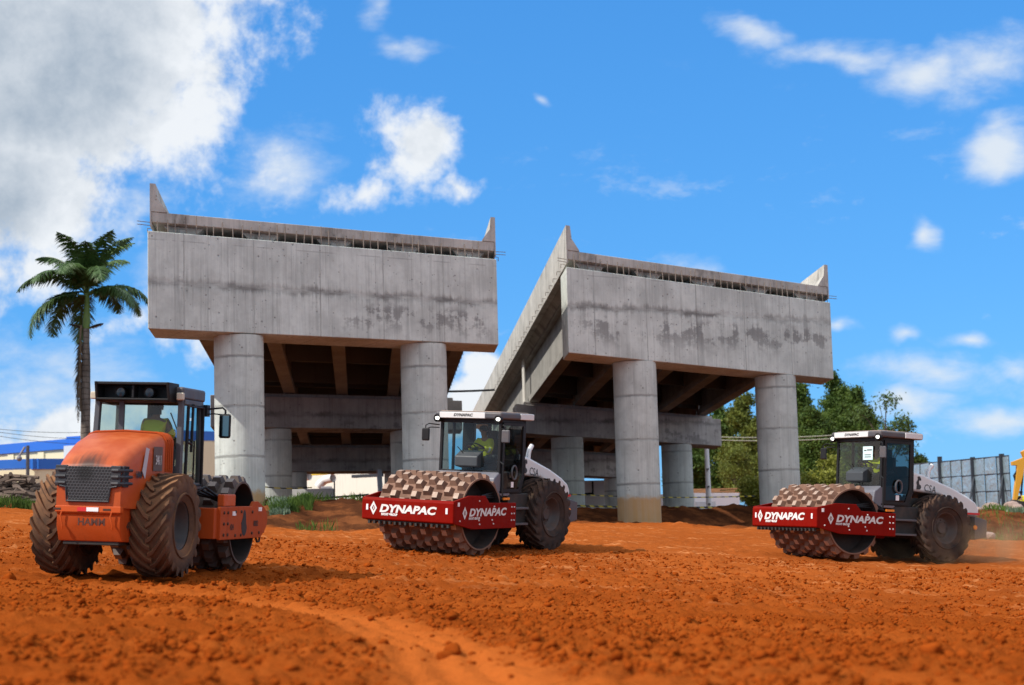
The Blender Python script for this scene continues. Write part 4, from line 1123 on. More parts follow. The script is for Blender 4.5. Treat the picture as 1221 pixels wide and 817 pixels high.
    m2.box(-1.3, -1.16, -.82, -.70, 2.55, 2.74); m2.build('mirror_arm', M_black, cab)
    m3 = MB(); m3.box(-1.24, -1.16, -1.20, -1.00, 2.20, 2.60); mh = m3.build('mirror', M_black, cab, bevel=.035)
    m3 = MB(); m3.box(-1.252, -1.242, -1.18, -1.02, 2.23, 2.57); m3.build('mirror_glass', M_mirror, cab, bevel=.004)
    b = MB(); b.box(-2.2, -1.95, .12, .42, 1.4, 2.27); b.build('console', M_dash, cab, bevel=.03)
    seat_and_wheel(cab, -1.80, 1.36, -1.42, .84)
    w = MB(); w.tube([(xf - .06, -.1, 1.5), (xf - .07, -.38, 2.2), (xf - .06, -.2, 2.6)], .012, 5); w.tube([(xf - .06, .05, 1.5), (xf - .07, -.25, 2.1)], .012, 5); w.build('wiper', M_black, cab)
    return root
POSE_O = ((-5.783, 29.0, -.63), euler_from(R(81.2), R(-.7), R(3.0)))
rollO = orange_roller('orange soil roller seen from behind with sooty grille, black cab and muddy tyres', *POSE_O)
# ------------------------------------------------------------------ people
M_skin = pm('skin', (.30, .155, .09), .55, var=.08)
M_hivis = pm('yellow_green_work_jacket', (.64, .63, .012), .7, var=.15, scale=9)
M_trous = pm('dark_work_trousers', (.05, .055, .06), .8, var=.2)
M_boot = pm('work_boots', (.03, .022, .018), .7)
M_cap = M_cap
M_hat = pm('dark_cap_cloth', (.022, .022, .024), .8)
M_band = pm('reflective_band', (.85, .85, .82), .4)
M_eye = pm('eye', (.03, .02, .015), .3)
def skin_obj(name, joints, edges, mat, parent, root=0, sub=2, cut=None):
    names = list(joints)
    me = bpy.data.meshes.new(name)
    me.from_pydata([joints[n][0] for n in names], [(names.index(a), names.index(b)) for a, b in edges], [])
    ob = bpy.data.objects.new(name + '_skeleton', me); COL.objects.link(ob)
    md = ob.modifiers.new('s', 'SKIN'); md.use_smooth_shade = True
    sb = ob.modifiers.new('d', 'SUBSURF'); sb.levels = sub; sb.render_levels = sub
    for i, n in enumerate(names):
        r = joints[n][1]; d = me.skin_vertices[0].data[i]
        d.radius = (r, r) if not isinstance(r, tuple) else r
        d.use_root = (i == root)
    dg = bpy.context.evaluated_depsgraph_get()
    m2 = bpy.data.meshes.new_from_object(ob.evaluated_get(dg))
    bpy.data.objects.remove(ob); bpy.data.meshes.remove(me)
    m2.name = name; m2.materials.clear(); m2.materials.append(mat)
    m2.polygons.foreach_set('use_smooth', [True] * len(m2.polygons))
    o = bpy.data.objects.new(name, m2); COL.objects.link(o)
    if parent is not None: o.parent = parent
    return o
def person(label, mat4, pose, hat='cap'):
    """x forward, y left, z up; origin at the seat (sitting) or the ground (standing)"""
    V = Vector
    if pose == 'sit':
        J = dict(pelvis=(V((.0, 0, .10)), .115), waist=(V((.03, 0, .25)), .11), chest=(V((.07, 0, .42)), (.15, .11)), neck=(V((.10, 0, .575)), .055), head0=(V((.125, 0, .65)), .07), head1=(V((.14, 0, .73)), .092), head2=(V((.135, 0, .80)), .085))
        for s, n in ((1, 'L'), (-1, 'R')):
            J['sh' + n] = (V((.08, s * .17, .50)), .062); J['el' + n] = (V((.22, s * .24, .29)), .047); J['wr' + n] = (V((.40, s * .17, .36)), .032); J['hd' + n] = (V((.46, s * .155, .385)), (.038, .022))
            J['hip' + n] = (V((.03, s * .10, .08)), .09); J['kn' + n] = (V((.44, s * .15, .10)), .065); J['an' + n] = (V((.46, s * .15, -.34)), .042); J['to' + n] = (V((.62, s * .17, -.40)), .035)
    else:
        J = dict(pelvis=(V((0, 0, .95)), .12), waist=(V((0, 0, 1.08)), .11), chest=(V((.01, 0, 1.28)), (.16, .11)), neck=(V((.01, 0, 1.46)), .055), head0=(V((.03, 0, 1.54)), .07), head1=(V((.04, 0, 1.62)), .092), head2=(V((.035, 0, 1.69)), .085))
        for s, n in ((1, 'L'), (-1, 'R')):
            J['sh' + n] = (V((0, s * .18, 1.40)), .06); J['el' + n] = (V((-.02, s * .25, 1.12)), .045); J['wr' + n] = (V((.08, s * .24, .88)), .032); J['hd' + n] = (V((.10, s * .235, .81)), (.038, .022))
            J['hip' + n] = (V((0, s * .10, .90)), .085); J['kn' + n] = (V((.02, s * .11, .49)), .06); J['an' + n] = (V((-.01, s * .12, .09)), .042); J['to' + n] = (V((.15, s * .14, .04)), .036)
    E = [('pelvis', 'waist'), ('waist', 'chest'), ('chest', 'neck'), ('neck', 'head0'), ('head0', 'head1'), ('head1', 'head2')]
    for n in 'LR': E += [('chest', 'sh' + n), ('sh' + n, 'el' + n), ('el' + n, 'wr' + n), ('wr' + n, 'hd' + n), ('pelvis', 'hip' + n), ('hip' + n, 'kn' + n), ('kn' + n, 'an' + n), ('an' + n, 'to' + n)]
    for s, n in ((1, 'L'), (-1, 'R')):
        h = J['hd' + n][0]; dv = (h - J['wr' + n][0]).normalized()
        dn = V((0, 0, -1)) if pose == 'sit' else V((.3, -s * .3, -.6)).normalized()
        for k, (o_, ln) in enumerate(((-.03, .07), (-.01, .08), (.01, .075), (.03, .06))):
            side = V((0, s, 0)) if pose == 'sit' else V((1, 0, 0))
            b = h + dv * .03 + side * o_
            J[f'f{k}a' + n] = (b, .0095); J[f'f{k}b' + n] = (b + dv * ln * .5 + dn * .012, .0088); J[f'f{k}c' + n] = (b + dv * ln * .75 + dn * .035, .008)
            E += [('hd' + n, f'f{k}a' + n), (f'f{k}a' + n, f'f{k}b' + n), (f'f{k}b' + n, f'f{k}c' + n)]
        tb = h + V((0, -s * .035, .0)); J['ta' + n] = (tb, .011); J['tb' + n] = (tb + dv * .035 + V((0, -s * .012, -.01)), .0095)
        E += [('hd' + n, 'ta' + n), ('ta' + n, 'tb' + n)]
    hc = J['head1'][0]
    J['nose'] = (hc + V((.105, 0, -.012)), .014); E += [('head1', 'nose')]
    body = skin_obj('person', J, E, M_skin, None)
    body.matrix_world = mat4
    tag(body, label, 'person')
    f = MB()
    for s in (1, -1):
        f.sphere(hc + V((.083, s * .034, .022)), .013, 8, 6)
    f.box(hc.x + .078, hc.x + .090, -.024, .024, hc.z - .058, hc.z - .051)
    f.build('eyes_and_mouth', M_eye, body)
    f = MB()
    for s in (1, -1): f.sphere(hc + V((.0, s * .092, .0)), .03, 8, 6, 0, (.7, .4, 1))
    f.build('ears', M_skin, body)
    def sub(nm, keys, edges, grow, mat):
        return skin_obj(nm, {k: (J[k][0], tuple(q + grow for q in J[k][1]) if isinstance(J[k][1], tuple) else J[k][1] + grow) for k in keys}, edges, mat, body)
    jk = ['pelvis', 'waist', 'chest', 'shL', 'elL', 'wrL', 'shR', 'elR', 'wrR']
    jac = sub('jacket', jk, [('pelvis', 'waist'), ('waist', 'chest')] + [(a + n, b + n) for n in 'LR' for a, b in (('sh', 'el'), ('el', 'wr'))] + [('chest', 'shL'), ('chest', 'shR')], .022, M_hivis)
    sub('trousers', ['pelvis', 'hipL', 'knL', 'anL', 'hipR', 'knR', 'anR'], [('pelvis', 'hipL'), ('hipL', 'knL'), ('knL', 'anL'), ('pelvis', 'hipR'), ('hipR', 'knR'), ('knR', 'anR')], .016, M_trous)
    for n in 'LR':
        b = MB(); a_, t_ = J['an' + n][0], J['to' + n][0]; b.tube([a_ + V((0, 0, .06)), a_, (a_ + t_) / 2 + V((0, 0, -.01)), t_, t_ + (t_ - a_) * .2], [.055, .058, .056, .05, .02], 10); b.build('boot', M_boot, body)
        b = MB(); e_, w_ = J['el' + n][0], J['wr' + n][0]; q = e_.lerp(w_, .35); d_ = (w_ - e_).normalized(); b.tube([q - d_ * .025, q + d_ * .025], .068, 12, caps=False); b.build('reflective_band', M_band, jac)
    c = MB(); c.lathe([(.101, -.02), (.106, .02), (.095, .065), (.06, .095), (0, .105)], 16, 0, Matrix.Translation(hc + V((-.005, 0, .02))))
    c.prism([(.06, -.07), (.16, -.045), (.185, 0), (.16, .045), (.06, .07)], .012, .024, axis='z', M=Matrix.Translation(hc + V((-.005, 0, .02))))
    c.box(-.115, -.02, -.085, .085, -.10, .0, M=Matrix.Translation(hc)) if hat == 'flap' else None
    c.build('cap', M_hat, body)
    return body
def in_machine(root, x, y, z, yaw=0):
    return Matrix.LocRotScale(root.location, root.rotation_euler, None) @ Matrix.Translation((x, y, z)) @ Matrix.Rotation(yaw, 4, 'Z')
person('operator in a yellow jacket and dark cap driving the middle red roller', in_machine(rollM, -1.74, 0, 1.885), 'sit', 'flap')
person('operator in a yellow jacket half hidden behind the paper notice on the windscreen', in_machine(rollR, -1.74, 0, 1.885), 'sit', 'flap')
person('operator in a yellow jacket seen from behind in the orange roller cab', in_machine(rollO, -1.86, -.12, 1.92), 'sit', 'flap')
# ------------------------------------------------------------------ royal palm
m_, t_ = newmat('ringed_palm_trunk'); v_ = t_.obj(); x_, y_, z_ = t_.sep(v_)
zz_ = t_.m('ADD', z_, t_.m('MULTIPLY', t_.noise(v_, 1.5, 3), .25)); rg_ = t_.ss(t_.m('ABSOLUTE', t_.m('SUBTRACT', t_.m('FRACT', t_.m('MULTIPLY', zz_, 1 / .27)), .5)), .0, .18)
c_ = t_.mix(t_.ss(t_.noise(t_.scalev(v_, 3, 3, .6), 1.0, 5, .65), .35, .65), (.105, .085, .07), (.23, .195, .165)); c_ = t_.mix(t_.m('MULTIPLY', t_.m('SUBTRACT', 1.0, rg_), .6), c_, (.05, .04, .033))
t_.out(t_.bsdf(c_, .9, 0, t_.bump(rg_, .5, .03), .2)); M_trunk = m_
M_shaft = pm('green_crownshaft', (.12, .20, .035), .5, var=.2, streak=.3)
M_frond = pm('palm_leaf', (.045, .095, .018), .5, var=.4, scale=1.2)
M_frondn = pm('fresh_palm_leaf', (.11, .19, .04), .5, var=.3, scale=1.2)
M_dead = pm('dead_palm_leaf', (.16, .115, .075), .9, var=.4, scale=3)
def frond(parent, az, tilt0, length, droop, mat, name='frond', leaf=.55, seedv=0, hang=1.0):
    rr = random.Random(seedv)
    n = 26; pts = []; p = Vector((0, 0, 0)); el = tilt0
    for i in range(n + 1):
        pts.append(p.copy())
        d = Vector((math.cos(az) * math.cos(el), math.sin(az) * math.cos(el), math.sin(el)))
        p = p + d * (length / n); el -= droop / n * (0.5 + 1.2 * i / n)
    mb = MB(); mb.tube(pts, [.045 * (1 - .85 * i / n) + .006 for i in range(n + 1)], 5)
    V = mb.v; 
    for i in range(4, n + 1):
        t = (pts[min(i + 1, n)] - pts[i - 1]).normalized()
        side = Vector((-math.sin(az), math.cos(az), 0)); upv = side.cross(t)
        for q in range(5):
            b = pts[i - 1].lerp(pts[i], q / 5.0)
            L = leaf * (math.sin(math.pi * min(1, (i + q / 5) / n * .92 + .08)) ** .5) * rr.uniform(.75, 1.1)
            for s in (1, -1):
                ang = rr.uniform(-.35, .55)
                d = (side * s * math.cos(ang) * .9 + t * rr.uniform(.35, .7) + upv * math.sin(ang) * .6).normalized()
                m1 = b + d * L * .5 + Vector((0, 0, -.06 * hang)); e = b + d * L * .95 + Vector((0, 0, -.24 * hang * L / .55))
                w = t * .026
                mb.add([b - w, b + w, m1 + w * 1.2, e, m1 - w * 1.2], [(0, 1, 2, 3, 4)])
    return mb.build(name, mat, parent, smooth=0)
pb = at(101, 585, 80); pb.z = gz(pb.x, 80)
palm = thing('palm_tree', 'tall royal palm with a dead frond hanging along its grey trunk', 'tree', pb)
crown_c = at(104, 352, 80) - pb
sh0 = at(103, 392, 80) - pb
tk = MB(); pts = []; rad = []
for i in range(15):
    f_ = i / 14; p = Vector((0, 0, -.3)).lerp(sh0, f_); pts.append(p); rad.append(.19 + .035 * math.sin(f_ * 3.1) - .05 * max(0, f_ - .75) / .25 + .012 * math.sin(i * 2.3))
tk.tube(pts, rad, 16); tk.build('trunk', M_trunk, palm)
tk = MB(); tk.tube([sh0, sh0.lerp(crown_c, .25), sh0.lerp(crown_c, .7), crown_c + Vector((0, 0, .1))], [.16, .185, .13, .09], 14); tk.build('crownshaft', M_shaft, palm)
nf = 21
for i in range(nf):
    az = i * 2.399 + .35
    tl = (1.42, 1.15, .85, .5, .15)[i % 5] + random.uniform(-.08, .08)
    fo = frond(palm, az, tl, random.uniform(3.5, 4.3), 1.35 + .55 * (i % 5 > 1), M_frondn if i % 8 == 0 else M_frond, seedv=i, leaf=.85)
    fo.location = crown_c + Vector((0, 0, random.uniform(-.1, .15)))
dd = frond(palm, math.pi * 1.03, -1.50, 4.7, .10, M_dead, 'dead_frond', .75, 99, 1.0); dd.location = sh0 + Vector((-.20, -.2, .15))
dd2 = frond(palm, math.pi * .9, -1.53, 4.0, .12, M_dead, 'dead_frond', .6, 98, 1.0); dd2.location = sh0 + Vector((-.22, -.22, -.1))
for az, sd in ((.2, 5), (math.pi * .98, 6)):
    s_ = frond(palm, az, .55, .75, .5, M_dead, 'dead_frond', .3, sd, .4); s_.location = sh0 + Vector((.1 * math.cos(az), 0, .0))

# ------------------------------------------------------------------ trees
def leafmat(name, a, b):
    m, t = newmat(name); v = t.obj()
    c = t.mix(t.ss(t.noise(v, .9, 4, .6), .35, .65), a, b)
    c = t.mix(t.m('MULTIPLY', t.ss(t.noise(v, 9, 2), .5, .7), .5), c, tuple(q * 1.5 for q in b))
    p = t.n('ShaderNodeBsdfPrincipled'); t.lk(c, p.inputs['Base Color']); p.inputs['Roughness'].default_value = .6; p.inputs['Specular IOR Level'].default_value = .3
    tr = t.n('ShaderNodeBsdfTranslucent'); t.lk(c, tr.inputs[0])
    mx = t.n('ShaderNodeMixShader'); mx.inputs[0].default_value = .28; t.lk(p.outputs[0], mx.inputs[1]); t.lk(tr.outputs[0], mx.inputs[2])
    t.out(mx.outputs[0]); return m
M_pine = leafmat('pine_needles', (.036, .075, .013), (.10, .155, .024))
M_pine2 = leafmat('olive_pine_needles', (.075, .10, .016), (.165, .19, .03))
M_broad = leafmat('broad_leaves', (.05, .09, .02), (.10, .15, .035))
M_bush = leafmat('yellow_green_leaves', (.15, .17, .02), (.26, .27, .045))
M_bark = pm('tree_bark', (.085, .065, .05), .95, var=.35, scale=2)
def leaf_cloud(centres, radii, per, size, seed, flat=.8, droop=0.0):
    """small leaf clumps spread through the given puffs, thick at their rims, with gaps"""
    g = np.random.default_rng(seed)
    P = []
    for c, r, k in zip(centres, radii, per):
        k = int(k)
        d = g.normal(size=(k, 3)); d /= np.linalg.norm(d, axis=1)[:, None]
        rad = r * g.random(k) ** .42 * (1 + .22 * (fbm(d[:, 0] * 3 + c[0], d[:, 1] * 3 + d[:, 2] * 3 + c[2], 2, seed) * 3))
        p = d * rad[:, None]; p[:, 2] *= flat
        P.append(np.asarray(c)[None] + p)
    P = np.concatenate(P); n = len(P)
    P = np.repeat(P, 3, 0) + g.normal(size=(n * 3, 3)) * size * .9
    n = len(P)
    a = g.normal(size=(n, 3)); a[:, 2] += -droop; a /= np.linalg.norm(a, axis=1)[:, None]
    b = np.cross(a, g.normal(size=(n, 3))); b /= np.linalg.norm(b, axis=1)[:, None]
    L = size * (.6 + .8 * g.random((n, 1))); w = L * .38
    V = np.stack([P - b * w * .5, P + a * L * .5 + b * w * .3, P + a * L, P + a * L * .45 - b * w], 1)
    F_ = np.arange(n * 4).reshape(n, 4)
    return V.reshape(-1, 3), F_
def tree(name, label, px, py_base, py_top, Y, width, kind, group=None, seed=0, lean=0.0):
    rr = random.Random(seed)
    b = at(px, py_base, Y); top = at(px, py_top, Y)
    H = top.z - b.z
    root = thing(name, label, 'tree', b, group=group)
    W = width * Y / FPX
    tr = MB()
    k = 9; pts = [Vector((lean * H * (i / k) ** 1.5 + .05 * W * math.sin(i * 1.7 + seed), .05 * W * math.cos(i * 2.1 + seed), H * .96 * i / k)) for i in range(k + 1)]
    tr.tube([p - Vector((0, 0, .5)) if i == 0 else p for i, p in enumerate(pts)], [max(.03, H * .012 * (1 - i / k) + .02) for i in range(k + 1)], 8)
    cen, rad, per = [], [], []
    def pos(f): 
        i = min(k - 1, int(f * k)); return pts[i].lerp(pts[i + 1], f * k - i)
    if kind == 'pine':
        f = .16
        while f < 1.0:
            wd = W * .5 * (1.1 - f) ** .6 * rr.uniform(.75, 1.15) * (1.0 if f > .22 else .65)
            for _ in range(3 if f < .85 else 1):
                az = rr.uniform(0, 6.28); p = pos(min(f, .995))
                e = p + Vector((math.cos(az) * wd * .75, math.sin(az) * wd * .75, rr.uniform(-.02, .04) * H))
                tr.tube([p, e], [.05 + .05 * (1 - f), .02], 5)
                cen.append(tuple(e)); rad.append(max(.35, wd * .55)); per.append(230 * (.5 + wd / (W * .5)))
            cen.append(tuple(pos(min(f, .99)))); rad.append(max(.3, wd * .42)); per.append(130)
            f += rr.uniform(.04, .07)
        V, F_ = leaf_cloud(cen, rad, per, .36 * Y / 200, seed, .75)
    elif kind == 'airy':
        for q in range(11):
            f = rr.uniform(.45, 1.0); az = rr.uniform(0, 6.28); p = pos(max(.3, f - .3)); ww = W * .5 * rr.uniform(.3, 1)
            e = Vector((p.x + math.cos(az) * ww, p.y + math.sin(az) * ww, H * f))
            tr.tube([p, p.lerp(e, .6) + Vector((0, 0, .05 * H)), e], [.09, .06, .02], 5)
            cen.append(tuple(e)); rad.append(W * .17); per.append(75)
        V, F_ = leaf_cloud(cen, rad, per, .40 * Y / 200, seed, .6)
    else:
        for q in range(16):
            f = rr.uniform(.2, .95); az = rr.uniform(0, 6.28); ww = W * .42 * rr.uniform(.2, 1) * (1 - .45 * f)
            p = pos(f * .7); e = Vector((p.x + math.cos(az) * ww, p.y + math.sin(az) * ww, H * f))
            tr.tube([p, e], [.06, .02], 5)
            cen.append(tuple(e)); rad.append(W * .2); per.append(230)
        V, F_ = leaf_cloud(cen, rad, per, .34 * Y / 200 if kind == 'broad' else .18, seed, .8)
    tr.build('trunk', M_bark, root)
    np_mesh('crown', V, F_, {'pine': M_pine if seed % 3 else M_pine2, 'airy': M_broad, 'broad': M_broad, 'olive': M_pine2, 'bush': M_bush}[kind], root)
    return root
GRP = 'pines behind the right viaduct'
tree('pine_tree', 'dark pine seen low between the round columns under the right viaduct', 822, 606, 486, 190, 50, 'pine', GRP, 1)
tree('pine_tree', 'pine just right of the thin white pole', 862, 606, 478, 200, 62, 'pine', GRP, 2)
tree('pine_tree', 'olive green pine hugging the left edge of the far right column', 893, 604, 470, 185, 60, 'pine', GRP, 3)
tree('pine_tree', 'dark pine half hidden by the far right column of the viaduct', 918, 602, 480, 210, 60, 'pine', GRP, 4)
tree('pine_tree', 'pine emerging from the right edge of the far right column, under the cap beam corner', 957, 600, 452, 205, 50, 'pine', GRP, 5)
tree('pine_tree', 'tallest pine, with a pointed top right of the cap beam corner', 1001, 598, 444, 215, 66, 'pine', GRP, 7)
tree('pine_tree', 'dense pine directly behind the cab of the right roller', 1026, 597, 462, 200, 54, 'pine', GRP, 8)
tree('pine_tree', 'broad dark pine filling the space behind the yellow green bush', 978, 600, 488, 180, 60, 'pine', GRP, 10)
tree('pine_tree', 'slim pine between the tallest pine and the airy broadleaf tree', 1040, 597, 490, 225, 52, 'pine', GRP, 13)
tree('pine_tree', 'shaded pine low behind the yellow green bush and the roller drum', 948, 602, 500, 230, 58, 'pine', GRP, 14)
tree('broadleaf_tree', 'airy broadleaf tree with open branches above the right roller cab roof', 1058, 597, 480, 190, 74, 'airy', None, 21)
tree('broadleaf_tree', 'olive broadleaf tree low beside the white shed', 880, 608, 535, 165, 56, 'olive', None, 22)
tree('broadleaf_tree', 'low broadleaf tree peeping over the far end of the metal fence', 1096, 606, 548, 190, 24, 'broad', None, 24)
tree('bush', 'yellow green bush left of the right roller cab', 986, 612, 538, 95, 66, 'bush', None, 25)
tree('bush', 'dusty olive bush at the foot of the far right column', 900, 616, 575, 100, 30, 'bush', None, 26)

# ------------------------------------------------------------------ warehouse
M_cream = pm('cream_wall', (.70, .63, .42), .8, var=.06, scale=.6, streak=.12)
M_blue = pm('blue_fascia', (.012, .13, .52), .5, var=.08, scale=.5)
M_wgrey = pm('pale_grey_wall', (.55, .55, .52), .8, var=.08, scale=.5)
M_wroof = pm('metal_roof', (.45, .46, .48), .4, .4, var=.1)
def wall_run(pts, zt, zb, depth):
    """solid block along a run of ground points, depth metres deep behind (towards +y)"""
wh_o = at(60, 588, 150)
wh = thing('warehouse', 'long cream warehouse with blue bands behind the palm', 'building', (wh_o.x, wh_o.y, gz(wh_o.x, wh_o.y)))
def wl(px, py, Y): return at(px, py, Y) - wh.location
A0, A1, A2 = wl(-120, 585, 168), wl(205, 585, 141), wl(420, 585, 165)
zt = wl(50, 527.5, 154.5).z
def wallbox(mb, a, b, z0, z1, th, proud=0.0, mi=0):
    d = (b - a); d.z = 0; d.normalize(); nrm = Vector((d.y, -d.x, 0))
    if nrm.y > 0: nrm = -nrm
    f0, f1 = a + nrm * proud, b + nrm * proud; k0, k1 = a - nrm * th, b - nrm * th
    mb.hexa([(f0.x, f0.y, z0), (f1.x, f1.y, z0), (k1.x, k1.y, z0), (k0.x, k0.y, z0), (f0.x, f0.y, z1), (f1.x, f1.y, z1), (k1.x, k1.y, z1), (k0.x, k0.y, z1)], mi)
mb = MB(); wallbox(mb, A0, A1, -1, zt - .8, 14); mb.build('front_wall', M_cream, wh, smooth=0)
mb = MB(); wallbox(mb, A1, A2, -1, zt - .8, 12); mb.build('side_wall', M_wgrey, wh, smooth=0)
mb = MB(); wallbox(mb, A0, A1, zt - .88, zt, 14.2, .25); wallbox(mb, A1 + Vector((.3, 0, 0)), A2, zt - .88, zt - .003, 12, .25); mb.build('roof_band', M_blue, wh, smooth=0)
mb = MB()
for i in range(1, 9):
    q = A0.lerp(A1, i / 9); q2 = A0.lerp(A1, i / 9 + .022); wallbox(mb, q, q2, -1, zt - 1.0, .2, .15)
mb.build('pilasters', M_cream, wh, smooth=0)
B0, B1, B2 = wl(-90, 585, 152), wl(41, 585, 132), wl(165, 585, 150)
zb2 = wl(41, 547, 132).z
mb = MB(); wallbox(mb, B0, B1, -1, zb2 - .7, 6); wallbox(mb, B1, B2, -1, zb2 - .703, 6); mb.build('annex_wall', M_cream, wh, smooth=0)
mb = MB(); wallbox(mb, B0, B1 + Vector((.2, 0, 0)), zb2 - .82, zb2, 6, .35); wallbox(mb, B1, B2, zb2 - .82, zb2 - .003, 6, .35); mb.build('annex_band', M_blue, wh, smooth=0)
mb = MB(); mb.tube([B1 + Vector((-.3, -.8, -1)), Vector((B1.x - .3, B1.y - .8, zb2 + 1.0))], .14, 8); mb.build('corner_post', M_grey, wh)
mb = MB(); mb.sphere((B1.x - .9, B1.y - 1.0, zb2 + .0), .22, 10, 7); mb.tube([(B1.x - .9, B1.y - 1, zb2 + .2), (B1.x - .5, B1.y - .9, zb2 + .9)], .1, 6); mb.build('security_lamp', M_cowl, wh)

# heap of cut branches in front of the warehouse
M_wood = pm('cut_wood', (.11, .075, .055), .9, var=.5, scale=3)
V0 = []; mb = MB(); rr = random.Random(4)
for i in range(340):
    Yl = rr.uniform(49, 53); px = rr.uniform(-60, 66); hmx = .95 * (1 - max(0, (px - 40) / 30)) * (1 - abs(Yl - 51) / 3.0)
    p = at(px, 600, Yl); p.z = gz(p.x, Yl) + rr.uniform(0, max(.1, hmx))
    a = rr.uniform(0, 3.14); L = rr.uniform(.2, .6); d = Vector((math.cos(a), math.sin(a), rr.uniform(-.25, .25))) * L
    mb.tube([p - d, p + d * .2 + Vector((0, 0, rr.uniform(-.05, .08))), p + d], rr.uniform(.03, .09), 6)
wp = mb.build('branch_heap', M_wood, None); tag(wp, 'heap of cut branches and logs on the bank below the cream warehouse', 'wood heap', kind='stuff')

# ------------------------------------------------------------------ yard behind the left viaduct
M_pvc = pm('white_pvc', (.72, .72, .70), .4, var=.06, dust=.1)
M_yel = pm('yellow_beam_paint', (.75, .52, .03), .5, var=.1)
M_conw = pm('pale_concrete_wall', (.74, .72, .62), .85, var=.08, scale=.5, streak=.2)
def slab_thing(name, label, cat, px0, px1, pyt, pyb, Y0, Y1, th, mat, extra=0.6):
    a, b = at(px0, pyb, Y0), at(px1, pyb, Y1); z1 = at((px0 + px1) / 2, pyt, (Y0 + Y1) / 2).z
    o = Vector((a.x, a.y, a.z)); mb = MB(); wallbox(mb, a - o, b - o, -extra, z1 - a.z, th)
    ob = mb.build(name, mat, None, bevel=.02, smooth=0, loc=o); return tag(ob, label, cat)
yw = slab_thing('yard_wall', 'long pale yard wall seen through the gap under the left viaduct', 'wall', 320, 500, 559, 618, 126, 120, .3, M_conw)
lw = slab_thing('low_wall', 'low grey wall in front of the yard wall under the left viaduct', 'wall', 345, 398, 583, 606, 92, 92, .3, M_wgrey)
def pipe_thing(name, label, pts, r, mat, open_end=True):
    o = Vector(pts[0]); p = [Vector(q) - o for q in pts]
    mb = MB(); mb.tube(p, r, 20, caps=not open_end)
    if open_end: mb.tube(list(reversed(p)), r * .93, 20, caps=False)
    ob = mb.build(name, mat, None, loc=o); return tag(ob, label, 'pipe')
Yp = 116
pipe_thing('pvc_pipe', 'bent white pipe with a dark mouth lying under the left viaduct', [at(379, 581, Yp), at(382, 577, Yp), at(388, 572, Yp), at(397, 570, Yp - .5)], .29, M_pvc)
pipe_thing('pvc_pipe', 'straight white pipe with a dark mouth, close to the shaded column', [at(350, 568, Yp - 2), at(369, 567, Yp - 2.6)], .32, M_pvc)
pipe_thing('downpipe', 'grey ribbed upright pipe at the right of the gap under the left viaduct', [at(454, 606, 96), at(453.5, 585, 96), at(452, 560, 96)], .15, M_wroof)
tb = slab_thing('yellow_beam', 'yellow painted beam just under the shaded cap beam of the left viaduct', 'beam', 371, 404, 563, 567, 108, 106, .3, M_yel, 0)
rl_ = thing('pipe_railing', 'steel pipe railing across the gap under the left viaduct', 'railing', at(350, 600, 90))
mb = MB(); o_ = rl_.location
mb.tube([at(345, 597, 90) - o_, at(440, 590, 90) - o_], .055, 8); mb.build('top_rail', M_grey, rl_)
for px in (399, 430, 458):
    mb = MB(); q = at(px, 597 - (px - 350) * .08, 90) - o_; mb.tube([q + Vector((0, 0, .85 if px == 399 else .1)), q - Vector((0, 0, 1.5))], .04, 6); mb.build('post', M_grey, rl_)

# ------------------------------------------------------------------ yard behind the right viaduct
M_shed = pm('white_shed_panel', (.78, .78, .76), .6, var=.05, dust=.1)
M_lumber = pm('stacked_lumber', (.30, .15, .07), .85, var=.4, scale=3)
s1 = slab_thing('white_shed', 'low white shed behind the thin white pole under the right viaduct', 'shed', 829, 883, 588, 620, 118, 124, 5, M_shed)
s2 = slab_thing('notice_board', 'bright white board leaning before the low shed', 'board', 830, 854, 598, 618, 110, 110, .1, M_refl)
lo = at(824, 596, 128); lm_ = thing('lumber_stack', 'stack of brown timber on the low white shed', 'timber', lo)
for i in range(7):
    mb = MB(); y = i * .12; mb.box(0, 3.2 - .25 * i if i < 3 else rr.uniform(2, 5.0), -.5 + i * .1, .5 + i * .1, y, y + .10, M=Matrix.Rotation(rr.uniform(-.04, .02), 4, 'Y')); mb.build('timber', M_lumber, lm_, smooth=0)
wc = slab_thing('white_cabin', 'white site cabin with a dark window frame between the columns of the right viaduct', 'cabin', 694, 722, 573, 614, 112, 112, 4, M_shed)
mb = MB(); q0 = at(694, 589, 111.5) - wc.location; q1 = at(707, 588.5, 111.5) - wc.location
mb.tube([q0, q1], .07, 6); mb.tube([at(706.5, 574, 111.5) - wc.location, at(707, 590, 111.5) - wc.location], .07, 6); mb.build('window_frame', M_black, wc)
for i, px in enumerate((700, 712, 834, 858, 868, 879, 889)):
    q = at(px, 612, 98); mb = MB(); mb.hexa([(-.35, -.25, -.3), (.25, -.25, -.3), (.25, .25, -.3), (-.35, .25, -.3), (.12, -.06, .32), (.32, -.06, .32), (.32, .06, .32), (.12, .06, .32)])
    nm_ = ['leftmost small white marker block beside the shaded column', 'small white marker block next to the site cabin', 'white marker block at the foot of the pole', 'white marker block right of the pole, first of four', 'white marker block right of the pole, second of four', 'white marker block right of the pole, third of four', 'white marker block nearest the red beam of the right roller'][i]
    ob = mb.build('marker_block', M_refl, None, bevel=.02, smooth=0, loc=q); tag(ob, nm_, 'marker', 'white blocks behind the bank')
po = at(846, 615, 104); pt_ = at(841, 500, 104)
pole = thing('light_pole', 'thin white concrete pole in front of the pines', 'pole', po)
mb = MB(); mb.tube([Vector((0, 0, -.8)), pt_ - po], [.19, .12], 12); mb.build('shaft', M_pvc, pole)
mb = MB()
for f in (.12, .3, .48): 
    q = (pt_ - po) * f; mb.tube([q - Vector((0, .2, .05)), q - Vector((0, .2, -.05))], .08, 6)
